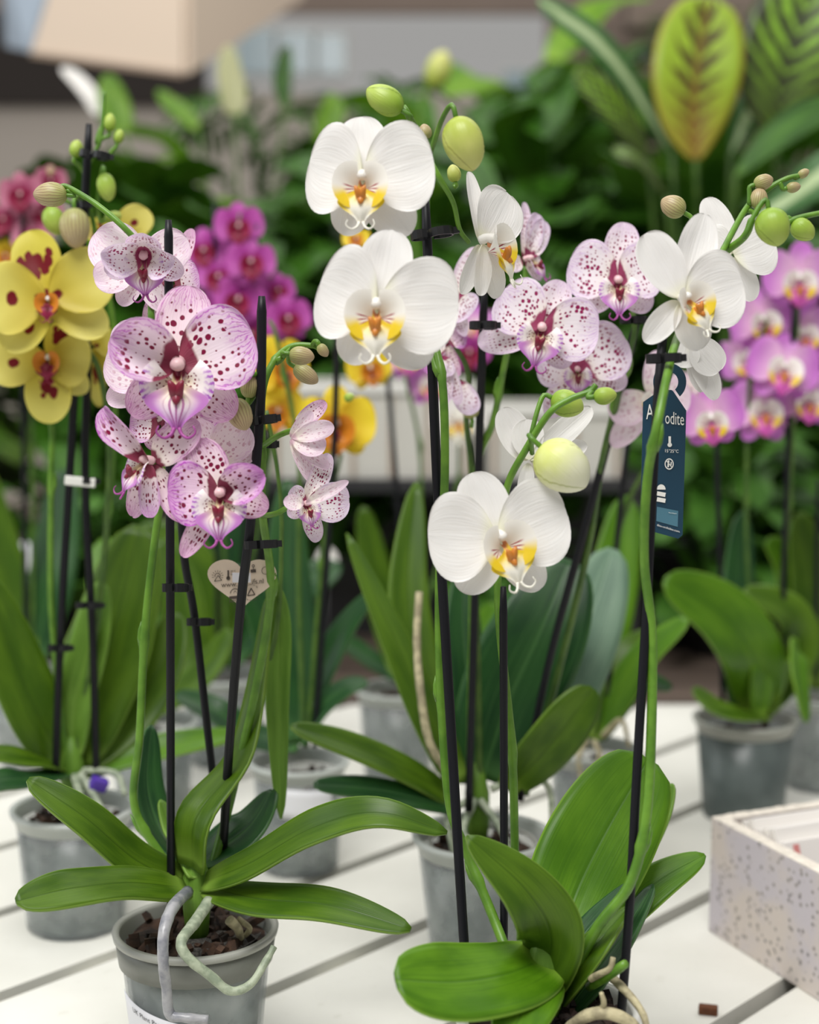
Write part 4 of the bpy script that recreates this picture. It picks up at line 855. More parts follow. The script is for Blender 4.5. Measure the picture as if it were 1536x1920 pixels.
bar('printed_thermometer', 1256, 818, 1256, 834, 4.5, e, 'white_ink', tg); ring('printed_bulb', 1256, 834, 2.2, 4, e, 'white_ink', tg)
ring('printed_ban_sign', 1255, 870, 9.5, 2.2, e, 'white_ink', tg, sx=.8); bar('printed_ban_sign', 1249, 863, 1261, 877, 1.6, e, 'white_ink', tg); bar('printed_ban_sign', 1254, 863, 1253, 876, 3, e, 'white_ink', tg); bar('printed_ban_sign', 1259, 866, 1258, 875, 2, e, 'white_ink', tg)
ring('printed_globe', 1240, 918, 5, 9.5, e, 'white_ink', tg, 0, 180, sx=.85); bar('printed_panel', 1232, 925, 1248, 928, 8, e, 'white_ink', tg); bar('printed_panel', 1232, 936, 1248, 939, 8, e, 'white_ink', tg)
for k in range(4): bar('printed_rays', 1222, 816+k*5, 1225, 815+k*5.4, 1.2, e, 'white_ink', tg)
flat('printed_field', [(1232, 950), (1272, 958), (1271, 988), (1231, 977)], e+.0004, 'panel_blue', tg, .0001)
text(tg, 'Plant Passport', P(1254, 962, e-.0003), CV(.97, -.12, 0), CV(0, 1, 0), 2.7*px_, 'white_ink', 'printed_text')

# ================================================================== MIDDLE ORCHID (speckled)
B, bx_, by_ = place('potted_orchid', 905, 1563, 'speckled pink orchid in a large clear pot behind the white one', 'orchid')
pb = pot(B, bx_, by_, rt=.060, seed=12, fill=.092, rim='clear_rim_plastic')
m = MB(); m.lathe([(.046, .0), (.047, .003), (.045, .004), (.044, .001), (.046, .0)], 40, (bx_, by_, TZ+.1)); m.build('inner_ring', M['rim_plastic'], pb)
LB = [
    ([(850, 1500, 1.36), (770, 1450, 1.33), (660, 1400, 1.31), (545, 1362, 1.30)], 36, (.2, .7, .65), 'orchid_leaf', .2, .3, .45),
    ([(855, 1515, 1.35), (770, 1495, 1.32), (680, 1478, 1.31), (588, 1472, 1.30)], 30, (0, .7, .65), 'dark_orchid_leaf', .2, .3, .4),
    ([(905, 1460, 1.38), (950, 1320, 1.38), (1010, 1190, 1.38), (1068, 1050, 1.40)], 98, [(-.1, .1, .97), (-.2, .1, .95)], 'dark_orchid_leaf', .12, .4, .38),
    ([(960, 1440, 1.40), (1040, 1310, 1.43), (1100, 1180, 1.46), (1150, 1030, 1.50)], 70, [(0, .1, .97), (-.1, .1, .95)], 'grey_green_leaf', .12, .4, .4),
    ([(950, 1480, 1.36), (1010, 1420, 1.34), (1060, 1360, 1.33), (1112, 1290, 1.33)], 52, (.3, .1, .9), 'orchid_leaf', .15, .45, .4),
    ([(860, 1470, 1.36), (800, 1340, 1.36), (740, 1200, 1.37), (650, 1000, 1.39)], 34, (.2, .1, .9), 'orchid_leaf', .25, .35, .6),
    ([(870, 1460, 1.38), (800, 1300, 1.40), (765, 1120, 1.42), (780, 905, 1.45)], 44, (.15, .1, .95), 'orchid_leaf', .25, .4, .5),
    ([(880, 1470, 1.38), (880, 1330, 1.39), (868, 1180, 1.41), (870, 1050, 1.43)], 40, (.15, .1, .95), 'dark_orchid_leaf', .25, .4, .5)]
for pts, w_, n_, mt, fo, p_, q_ in LB: leaf(B, pts, w_, n_, mt, fo, p_, q_)
crown(B, 895, 1485, 1.37, .011, .05)
root(B, [(840, 1450, 1.34), (805, 1390, 1.33), (788, 1290, 1.33), (782, 1200, 1.34), (786, 1110, 1.35)], .0038, 'dry_root', .8)
for q in ([(880, 1500, 1.36), (840, 1530, 1.34), (850, 1600, 1.33)], [(920, 1480, 1.36), (990, 1455, 1.36), (1030, 1480, 1.36), (1035, 1560, 1.36)], [(900, 1500, 1.36), (930, 1540, 1.35), (960, 1600, 1.34)], [(890, 1500, 1.36), (870, 1560, 1.33), (910, 1600, 1.32)]): root(B, q, .0034, 'aerial_root')
stake(B, [(879, 1520, 1.34), (888, 1200, 1.31), (898, 850, 1.27), (908, 545, 1.22)], .0034)
stake(B, [(975, 1500, 1.36), (1030, 1240, 1.34), (1100, 980, 1.30), (1150, 790, 1.27), (1196, 595, 1.23)], .0034)
stem(B, [(880, 1510, 1.36), (885, 1200, 1.33), (892, 900, 1.29), (925, 790, 1.26), (945, 690, 1.24), (960, 620, 1.22), (985, 560, 1.22), (985, 500, 1.22)], .0034, nodes=(.5, .7), r2=.002)
stem(B, [(985, 1490, 1.37), (1050, 1250, 1.35), (1105, 1020, 1.31), (1130, 860, 1.28), (1165, 720, 1.25), (1190, 620, 1.23), (1180, 560, 1.23)], .0034, 'dark_green_stem', nodes=(.6, .7), r2=.002)
stem(B, [(900, 1500, 1.37), (895, 1200, 1.34), (885, 900, 1.3), (875, 790, 1.27), (878, 700, 1.25), (850, 640, 1.22), (840, 580, 1.22)], .003, 'dark_green_stem', r2=.0018)
flower(B, 'speck', 1015, 617, 1.16, 94, lip=.95, lr=-12, D=(66, 1.05, .9, 0), PL=(138, 1.05, .95, 0), PR=(-3, 1.12, 1.0, 0), SL=(192, 1.26, .95, 0), SR=(-52, .9, .9, 0), label='largest speckled flower, facing forward')
flower(B, 'speck', 1158, 528, 1.18, 88, lip=.9, D=(82, 1.28, 1.0, 0), PL=(160, 1.08, 1.0, 0), PR=(22, .9, .95, 0), SL=(218, .9, .9, 0), SR=(-38, .9, .9, 0), label='speckled flower beside the right white flower')
flower(B, 'speck', 1082, 694, 1.2, 92, lip=.6, D=(95, .9, .9, 0), PL=(165, .8, .8, 0), PR=(32, 1.15, .95, 0), SL=(238, 1.08, .8, 0), SR=(-14, 1.05, .8, 0), label='lower speckled flower behind the largest one')
flower(B, 'speck', 985, 488, 1.2, 90, yaw=35, lip=.62, lr=35, lipyaw=30, D=(86, 1.22, .42, 0), PL=(74, 1.02, .38, 0), PR=(58, .98, .40, 0), SL=(200, .4, .5, 0), SR=(-30, .6, .5, 0), label='speckled flower in side view behind the white side-view flower')
flower(B, 'speck', 852, 560, 1.2, 88, lip=0, yaw=-20, D=(68, 1.15, .6, 0), PL=(115, .68, .3, 0), PR=(-45, .5, .6, 0), SL=(250, .6, .5, 0), SR=(-75, .8, .45, 0))
flower(B, 'flush', 835, 640, 1.21, 75, lip=0, D=(80, .6, .5, 0), PL=(240, .9, .3, 0), PR=(30, .5, .6, 0), SL=(262, .9, .5, 0), SR=(-68, .9, .4, 0))
flower(B, 'speck', 832, 665, 1.2, 80, lip=0, D=(130, .4, .5, 0), PL=(250, .5, .3, 0), PR=(-80, .5, .3, 0), SL=(-86, 1.1, .5, 0), SR=(-72, 1.2, .5, 0))
flower(B, 'speck', 853, 712, 1.22, 75, lip=0, D=(0, 0, 0, 0), PL=(0, 0, 0, 0), PR=(-62, .95, .48, 0), SL=(0, 0, 0, 0), SR=(-48, .8, .6, 0))
bud(B, 882, 770, 1.25, 30, 34, 100, 'veined_bud', (885, 800, 1.26)); bud(B, 655, 745, 1.3, 20, 18, 20, 'green_bud')
flower(B, 'palepink', 1222, 745, 1.26, 88, lip=.5, D=(80, 1., .7, 0), PL=(205, .95, .6, 0), PR=(-5, .8, .6, 0), SL=(232, 1.3, .8, 0), SR=(-70, 1.1, .8, 0), label='pale pink flower behind the navy tag')

# ================================================================== YELLOW ORCHID
Y, yx, yy = place('potted_orchid', 138, 1512, 'yellow orchid with dark red blotches in a clear pot at the left edge', 'orchid')
pot(Y, yx, yy, rt=.056, seed=21, fill=.09, rim='clear_rim_plastic')
crown(Y, 135, 1430, 1.42, .011, .05)
LY = [
    ([(125, 1440, 1.42), (70, 1340, 1.40), (20, 1220, 1.39), (-25, 1080, 1.38)], 58, (.35, .3, .9), 'orchid_leaf', .2, .4, .5),
    ([(120, 1440, 1.42), (60, 1425, 1.38), (0, 1415, 1.36), (-70, 1420, 1.34)], 26, (0, .75, .65), 'orchid_leaf', .2, .3, .45),
    ([(120, 1450, 1.42), (60, 1460, 1.36), (0, 1465, 1.33), (-60, 1480, 1.31)], 34, (0, .7, .65), 'dark_orchid_leaf', .2, .3, .45),
    ([(145, 1430, 1.43), (170, 1310, 1.44), (215, 1180, 1.45), (262, 985, 1.47)], 84, (-.1, .15, .97), 'orchid_leaf', .15, .45, .4),
    ([(135, 1420, 1.42), (140, 1320, 1.41), (170, 1200, 1.41), (190, 1090, 1.42)], 40, (-.1, .15, .97), 'pale_orchid_leaf', .2, .4, .4),
    ([(150, 1440, 1.43), (240, 1350, 1.46), (300, 1250, 1.48), (330, 1150, 1.5)], 50, (-.1, .35, .9), 'orchid_leaf', .2, .4, .4),
    ([(155, 1450, 1.43), (250, 1415, 1.44), (350, 1392, 1.45), (455, 1375, 1.47)], 30, (0, .7, .7), 'bright_orchid_leaf', .2, .35, .4)]
for pts, w_, n_, mt, fo, p_, q_ in LY: leaf(Y, pts, w_, n_, mt, fo, p_, q_)
for q in ([(150, 1450, 1.41), (175, 1490, 1.40), (190, 1520, 1.39), (185, 1545, 1.39)], [(140, 1455, 1.41), (150, 1500, 1.385), (130, 1530, 1.38)], [(150, 1445, 1.42), (215, 1450, 1.41), (235, 1490, 1.4)]): root(Y, q, .0036, 'aerial_root')
stake(Y, [(104, 1460, 1.40), (113, 1200, 1.38), (130, 900, 1.35), (150, 560, 1.31), (167, 232, 1.28)], .0034)
stake(Y, [(181, 1470, 1.42), (174, 1200, 1.39), (160, 900, 1.36), (166, 640, 1.33)], .0034)
stem(Y, [(125, 1430, 1.42), (97, 1150, 1.38), (96, 900, 1.34), (97, 805, 1.33), (84, 765, 1.33), (64, 728, 1.33)], .0032, nodes=(.4,), r2=.0018)
stem(Y, [(140, 1430, 1.42), (190, 1100, 1.39), (205, 850, 1.35), (190, 710, 1.33), (160, 650, 1.32), (112, 595, 1.32)], .0032, 'dark_green_stem', nodes=(.3,), r2=.002)
stem(Y, [(145, 1430, 1.43), (205, 950, 1.38), (215, 640, 1.34), (190, 500, 1.32), (172, 400, 1.3), (160, 330, 1.3), (188, 260, 1.3), (196, 170, 1.3)], .0028, nodes=(.85,), r2=.0015)
for c in ((176, 290, 1.27, .022, -8), (150, 385, 1.29, .014, 0), (152, 900, 1.33, .022, -4), (165, 1135, 1.37, .02, 0), (110, 1215, 1.37, .018, 0)): clip(Y, *c)
MB().box(P(185, 1470, 1.405), (.008, .005, .006), Euler((.3, .4, .5)).to_matrix()).build('stake_grip', M['purple_clip'], Y, smooth=False, bevel=.002)
MB().box(P(150, 903, 1.325), (.013, .001, .004), Euler((0, .1, 0)).to_matrix()).build('white_clip', M['white_plastic'], Y, smooth=False, bevel=.001)
flower(Y, 'yellow', 92, 562, 1.27, 112, lip=.42, D=(108, 1.22, 1.1, 0), PR=(26, 1.14, .84, 0), PL=(180, 1.05, .95, 0), SL=(226, 1.1, 1.05, 0), SR=(-28, 1.05, 1.0, 0), label='yellow flower with dark red blotches, facing forward')
flower(Y, 'yellow', 92, 672, 1.31, 95, lip=.55, D=(60, .9, .8, 0), PR=(-8, .8, .8, 0), PL=(188, 1.2, .75, 0), SL=(268, 1.25, 1.3, 0), SR=(-42, .95, .8, 0), label='lower yellow flower partly behind the first')
flower(Y, 'yellow', 175, 650, 1.34, 85, lip=0, D=(80, .6, .6, 0), PR=(10, .6, .5, 0), PL=(190, .6, .5, 0), SL=(-85, 1.3, .6, 0), SR=(-55, 1.0, .7, 0))
flower(Y, 'yellow', 222, 455, 1.35, 85, lip=0, D=(150, .9, .7, 0), PR=(-10, .6, .6, 0), PL=(52, .95, .6, 0), SL=(220, 1.0, .8, 0), SR=(-60, .9, .7, 0))
bud(Y, 141, 428, 1.26, 76, 62, -88, 'veined_bud', (165, 385, 1.3)); bud(Y, 101, 414, 1.29, 56, 44, -75, 'green_bud', (140, 385, 1.3)); bud(Y, 200, 351, 1.28, 54, 38, -80, 'green_bud', (180, 400, 1.3))
bud(Y, 143, 279, 1.29, 34, 28, 80, 'green_bud', (158, 325, 1.3)); bud(Y, 206, 230, 1.3, 36, 24, 85, 'green_bud', (190, 262, 1.3)); bud(Y, 223, 256, 1.3, 28, 20, 75, 'green_bud', (200, 300, 1.3)); bud(Y, 212, 408, 1.32, 34, 26, 20, 'green_bud', (180, 395, 1.3)); bud(Y, 106, 767, 1.33, 18, 18, 80, 'green_bud', (96, 800, 1.33)); bud(Y, 62, 720, 1.33, 12, 22, 90, 'green_bud')

# ================================================================== ORCHIDS FARTHER BACK
def back_orchid(px, py, label, leaves, stakes=(), stems=(), flowers=(), buds=(), roots=(), rt=.057, mat='pot_plastic', sub='bark', group=None, seed=1, cr=None, leafs=True, gx=None, z=.91):
    t, x, y = place('potted_orchid', px, py, label, 'orchid', group); rng = random.Random(seed)
    pot(t, x, y, rt=rt, rb=rt*.76, mat=mat, rim='rim_plastic' if mat != 'pot_plastic' else 'clear_rim_plastic', sub=sub, seed=seed, chunks=24)
    dd = (Vector((x, y, .91))-CAM).dot(CF)
    for (pts, w_, n_, mt) in leaves: leaf(t, [(a_, b_, dd+c_) for a_, b_, c_ in pts], w_, n_, mt, .2, .38, .42)
    for q in stakes: stake(t, [(a_, b_, dd+c_) for a_, b_, c_ in q], .003)
    for q in stems: stem(t, [(a_, b_, dd+c_) for a_, b_, c_ in q], .0028, 'dark_green_stem', nodes=(.4, .65), r2=.0018)
    for q in roots: root(t, [(a_, b_, dd+c_) for a_, b_, c_ in q], .003, 'dry_root')
    for (k_, fx, fy, dz, S, yw, rl) in flowers:
        j = lambda a_: a_+rng.uniform(-8, 8)
        flower(t, k_, fx, fy, dd+dz, S, yaw=yw, pitch=rng.uniform(-12, 8), roll=rl, D=(j(90), 1, .9, 0), PL=(j(172), 1, 1, 0), PR=(j(8), 1, 1, 0), SL=(j(235), .95, .85, 0), SR=(j(-55), .95, .85, 0))
    for q in buds: bud(t, q[0], q[1], dd+q[2], *q[3:])
    return t
back_orchid(1398, 1345, 'pink orchid in a dark grey pot behind the terrazzo box', [
    ([(1425, 1330, 0), (1410, 1230, -.05), (1350, 1150, -.08), (1245, 1088, -.1)], 66, [(-.1, .3, .95), (-.3, .5, .8)], 'bright_orchid_leaf'),
    ([(1420, 1340, 0), (1490, 1230, .0), (1480, 1150, -.02), (1395, 1108, -.03)], 44, [(-.3, .3, .9), (0, .7, .7)], 'orchid_leaf'),
    ([(1435, 1330, 0), (1490, 1220, -.04), (1498, 1270, -.07), (1512, 1355, -.08)], 26, [(.6, .3, .7), (.6, .2, .7)], 'bright_orchid_leaf'),
    ([(1440, 1345, -.02), (1390, 1340, -.06), (1340, 1325, -.06), (1300, 1290, -.05)], 22, (0, .8, .6), 'orchid_leaf'),
    ([(1425, 1340, -.02), (1428, 1290, -.03), (1432, 1240, -.04), (1440, 1190, -.04)], 26, (.2, .2, .9), 'bright_orchid_leaf'),
    ([(1385, 1330, 0), (1380, 1200, .02), (1385, 1080, .04), (1392, 960, .05)], 34, (.2, .2, .9), 'dark_orchid_leaf')],
    [[(1355, 1320, 0), (1352, 1100, -.02), (1345, 860, -.05), (1350, 640, -.06)], [(1465, 1310, 0), (1472, 1000, -.03), (1490, 560, -.08)]],
    [[(1420, 1330, 0), (1400, 1000, -.02), (1408, 700, -.06), (1440, 600, -.08)], [(1430, 1330, .01), (1475, 1000, -.02), (1490, 750, -.06), (1500, 520, -.07)]],
    [('violet', 1497, 520, -.08, 66, -5, 0), ('violet', 1425, 598, -.06, 62, 10, 12), ('violet', 1508, 625, -.05, 56, -10, 6), ('violet', 1468, 690, -.08, 68, 0, -10), ('violet', 1400, 668, -.04, 56, -15, 20), ('violet', 1512, 745, -.06, 60, 5, 0), ('violet', 1430, 768, -.05, 66, 0, 0)],
    mat='grey_pot_plastic', seed=31)
back_orchid(1112, 1402, 'pale pink orchid in a small clear pot with roots, behind the speckled one', [
    ([(1120, 1380, 0), (1160, 1310, -.02), (1210, 1230, -.04), (1290, 1160, -.05)], 34, [(-.2, .7, .7), (0, .7, .7)], 'bright_orchid_leaf'),
    ([(1110, 1385, 0), (1140, 1290, .01), (1190, 1220, .02), (1245, 1185, .04)], 36, (-.2, .5, .8), 'orchid_leaf'),
    ([(1105, 1380, .02), (1120, 1240, .04), (1150, 1090, .06), (1175, 930, .08)], 52, (.1, .2, .95), 'bright_orchid_leaf'),
    ([(1125, 1385, 0), (1180, 1300, 0), (1215, 1280, 0), (1260, 1290, 0)], 24, (0, .7, .7), 'dark_orchid_leaf')],
    [[(1140, 1380, 0), (1150, 1100, -.04), (1180, 800, -.1)], ], [[(1120, 1380, 0), (1160, 1000, -.05), (1250, 830, -.12), (1330, 780, -.14)]],
    [('violet', 1332, 782, -.14, 62, -5, 5), ('palepink', 1300, 735, -.12, 50, 5, -8)], roots=[[(1100, 1390, -.02), (1085, 1420, -.04), (1090, 1460, -.05)], [(1115, 1390, -.03), (1125, 1420, -.05), (1110, 1450, -.055)], [(1130, 1380, -.03), (1165, 1350, -.05), (1180, 1400, -.05)]], rt=.048, seed=32)
LT = back_orchid(560, 1425, 'golden yellow orchid in a clear pot between the two front orchids', [
    ([(560, 1400, 0), (480, 1380, .0), (400, 1330, 0), (330, 1300, .02)], 30, (0, .7, .7), 'dark_orchid_leaf'),
    ([(565, 1390, 0), (590, 1290, .02), (640, 1190, .02), (700, 1110, .0)], 30, (-.3, .5, .8), 'dark_orchid_leaf'),
    ([(560, 1390, 0), (560, 1250, .02), (540, 1080, .04), (540, 900, .06)], 46, (.1, .2, .95), 'dark_orchid_leaf'),
    ([(562, 1395, 0), (600, 1330, 0), (650, 1290, 0), (690, 1280, 0)], 24, (-.2, .7, .7), 'dark_orchid_leaf'),
    ([(555, 1390, 0), (520, 1290, .02), (500, 1180, .02), (440, 1060, .02)], 34, (.2, .4, .85), 'dark_orchid_leaf')],
    [[(590, 1400, 0), (610, 1100, -.02), (628, 800, -.05), (632, 600, -.06)]], [[(570, 1400, 0), (560, 1100, -.02), (560, 850, -.05), (520, 640, -.06), (505, 600, -.06)], [(575, 1400, 0), (610, 1000, -.02), (640, 850, -.04)]],
    [('gold', 632, 795, -.03, 72, 0, 0), ('gold', 522, 690, .02, 62, 35, 15), ('gold', 530, 770, .04, 50, -30, 0), ('gold', 692, 690, .1, 44, 15, 10), ('gold', 668, 448, .0, 26, 0, 0)], rt=.050, seed=33)
g = G(560, 1425, .91); label_patch([c_ for c_ in LT.children if c_.name.startswith('pot')][0], g.x, g.y, R(-112), R(-40), .062, .092, -.004, rb=.038, rt=.050)
back_orchid(745, 1290, 'white and lilac orchid in a pot partly hidden behind the speckled orchid stems', [
    ([(745, 1270, 0), (700, 1240, 0), (665, 1215, 0), (640, 1195, 0)], 24, (0, .8, .6), 'dark_orchid_leaf'), ([(750, 1270, 0), (720, 1150, .02), (700, 1050, .02), (680, 950, .02)], 30, (.1, .2, .95), 'orchid_leaf'),
    ([(755, 1270, 0), (850, 1230, 0), (900, 1180, 0), (930, 1130, 0)], 28, (-.1, .6, .8), 'bright_orchid_leaf')],
    [[(745, 1280, 0), (748, 1000, -.02), (725, 680, -.05)], [(860, 1280, 0), (866, 900, -.03)]], [[(755, 1270, 0), (790, 900, -.02), (760, 700, -.05)], [(760, 1270, 0), (850, 950, -.02), (862, 820, -.04)]],
    [('violet', 765, 668, -.04, 46, 0, 0), ('violet', 805, 720, -.02, 44, 10, 0), ('white', 860, 785, -.05, 52, 0, 0), ('magenta', 880, 660, 0, 40, 0, 0), ('violet', 895, 610, 0, 38, 0, 0)], rt=.050, seed=34)
back_orchid(420, 1262, 'magenta orchid with a tall dense flower spray behind the left orchids', [
    ([(420, 1240, 0), (380, 1130, .0), (330, 1040, 0), (250, 1000, .0)], 60, (.1, .3, .9), 'orchid_leaf'), ([(425, 1240, 0), (500, 1150, 0), (560, 1100, 0), (640, 1060, 0)], 44, (0, .4, .9), 'dark_orchid_leaf'), ([(420, 1240, 0), (400, 1100, .03), (430, 960, .04), (480, 880, .05)], 50, (0, .2, .95), 'dark_orchid_leaf')],
    [[(410, 1260, 0), (405, 900, -.04), (402, 380, -.12)], [(440, 1260, 0), (470, 800, -.04), (482, 420, -.12)]], [[(425, 1250, 0), (420, 900, -.04), (440, 600, -.1), (450, 400, -.12)], [(430, 1250, 0), (500, 900, -.04), (540, 600, -.1)]],
    [('magenta', 448, 425, -.12, 46, 5, 0), ('magenta', 385, 470, -.1, 44, -10, 8), ('magenta', 470, 492, -.13, 46, 10, 0), ('magenta', 412, 520, -.11, 44, -5, 0), ('magenta', 448, 562, -.12, 48, 0, -10), ('magenta', 395, 585, -.1, 42, -15, 0), ('magenta', 470, 628, -.1, 46, 5, 0), ('magenta', 540, 598, -.12, 44, 10, 5), ('magenta', 402, 640, -.08, 40, 0, 0), ('magenta', 520, 545, -.1, 34, 20, 0)], seed=35)
back_orchid(60, 1262, 'dusky pink orchid behind the yellow one at the far left', [
    ([(60, 1240, 0), (90, 1120, .0), (110, 1000, .02), (120, 880, .04)], 44, (.1, .3, .9), 'dark_orchid_leaf'), ([(55, 1240, 0), (20, 1100, 0), (-20, 960, 0), (-40, 860, 0)], 40, (0, .3, .9), 'orchid_leaf')],
    [[(50, 1250, 0), (45, 900, -.04), (42, 380, -.12)]], [[(60, 1250, 0), (60, 800, -.04), (40, 360, -.12)], ],
    [('dusky', 40, 365, -.12, 42, 0, 0), ('dusky', 82, 400, -.1, 36, 10, 8), ('dusky', 10, 412, -.1, 38, -10, 0), ('dusky', 60, 448, -.11, 38, 0, 0), ('dusky', 95, 340, -.1, 30, 15, 0), ('gold', 12, 480, -.08, 30, 0, 0)], buds=[(95, 322, -.1, 20, 16, 80, 'veined_bud')], seed=36)
back_orchid(1540, 1300, 'orchid in a clear pot cut off by the right edge of the picture', [
    ([(1540, 1290, 0), (1530, 1180, .0), (1520, 1080, 0), (1500, 960, .0)], 44, (.1, .3, .9), 'orchid_leaf'), ([(1545, 1290, 0), (1500, 1150, .02), (1480, 1060, .02), (1440, 1010, .02)], 36, (0, .5, .9), 'bright_orchid_leaf'), ([(1545, 1290, 0), (1570, 1120, .02), (1540, 1040, .02), (1500, 1010, .02)], 36, (0, .5, .9), 'bright_orchid_leaf')],
    [[(1530, 1290, 0), (1535, 900, -.04)]], [], [], rt=.05, seed=37)
back_orchid(285, 1352, 'small leafy orchid without flowers behind the yellow orchid pot', [
    ([(285, 1330, 0), (240, 1240, .0), (215, 1130, .0), (195, 1010, .02)], 56, (.1, .3, .9), 'bright_orchid_leaf'), ([(290, 1330, 0), (330, 1230, .02), (340, 1120, .03), (300, 1010, .04)], 44, (0, .3, .9), 'orchid_leaf'), ([(285, 1335, 0), (350, 1290, 0), (400, 1240, 0), (430, 1180, 0)], 30, (-.2, .5, .8), 'orchid_leaf')],
    [], [], [], rt=.05, seed=38)
sl = MB(); g = G(8, 1275, TZ); sl.lathe([(.045, 0), (.047, .002), (.064, .2), (.066, .2), (.048, .0), (.045, 0)], 32, (g.x, g.y, TZ)); o = sl.build('flower_pot', M['clear_sleeve']); tag(o, 'tall pale grey flower pot cut off by the left edge of the picture', 'pot')

# ================================================================== LEAFY PLANTS ON THE BACK BENCH
def foliage(mb, rng, kind_, h, spread, n):
    for i in range(n):
        a_ = rng.uniform(0, 2*PI); q = rng.uniform(.15, 1)*spread; hh = h*rng.uniform(.35, 1)*(1-.35*(q/spread)**2)
        dv = Vector((cos(a_), sin(a_), 0)); b0 = dv*.02+Vector((0, 0, .1)); e_ = dv*q*.6+Vector((0, 0, hh))
        if kind_ == 'broad':
            L = rng.uniform(.16, .26); w_ = L*rng.uniform(.18, .26); tl = dv*L*.8+Vector((0, 0, -L*rng.uniform(-.5, .6)))
            mb.tube(catmull([b0, b0.lerp(e_, .6)+Vector((0, 0, hh*.12)), e_], 6), .0025, 4, False)
            q3 = catmull([e_, e_+tl*.5+Vector((0, 0, L*.15)), e_+tl], 9); nn = Vector((rng.uniform(-.3, .3), -.35, 1)).normalized()
            rows, uvs = leaf_rows(q3, w_, [nn, nn], .2, 4, .45, .5, .1, i); mb.grid(rows, uvs=uvs)
        elif kind_ == 'frond':
            q3 = catmull([b0, b0.lerp(e_, .6)+Vector((0, 0, hh*.2)), e_+dv*.12-Vector((0, 0, .08))], 16); mb.tube(q3, .002, 4, False)
            for k in range(5, 16):
                t_ = (q3[k]-q3[k-1]).normalized(); sd = t_.cross(Vector((0, 0, 1))).normalized(); Lf = .12*sin(PI*(k-3)/14)
                for s_ in (-1, 1):
                    pts = [q3[k], q3[k]+(sd*s_*.7+t_*.5)*Lf*.5, q3[k]+(sd*s_*.75+t_*.55)*Lf-Vector((0, 0, Lf*.3))]
                    rows, uvs = leaf_rows(catmull(pts, 5), .0075, [Vector((0, -.2, 1)), Vector((0, -.2, 1))], .2, 2, .4, .5); mb.grid(rows, uvs=uvs)
        else:
            L = rng.uniform(.2, .4); up = Vector((rng.uniform(-.4, .4), rng.uniform(-.4, .4), 1)).normalized()
            pts = [b0, b0+up*L*.6+dv*.03, b0+up*hh+dv*q*.6]
            rows, uvs = leaf_rows(catmull(pts, 10), .012, [Vector((0, -1, .3))]*2, .3, 3, .3, .6); mb.grid(rows, uvs=uvs)
TP = {}
for i, (k_, mt, h, sp, n) in enumerate((('broad', 'foliage_leaf', .78, .30, 80), ('broad', 'lime_foliage_leaf', .62, .24, 60), ('frond', 'fern_leaf', .85, .36, 44), ('blade', 'blue_green_leaf', .55, .2, 30), ('broad', 'fern_leaf', .5, .24, 80))):
    mb = MB(); foliage(mb, random.Random(40+i), k_, h, sp, n); me = mb.mesh('foliage', M[mt])
    pm_ = MB(); pm_.lathe([(.001, 0), (.06, 0), (.08, .13), (.085, .13), (.085, .14), (.078, .14), (.076, .12), (.001, .12)], 24); TP[i] = (me, pm_.mesh('pot', M['dark_metal'] if i % 2 == 0 else M['terracotta']))
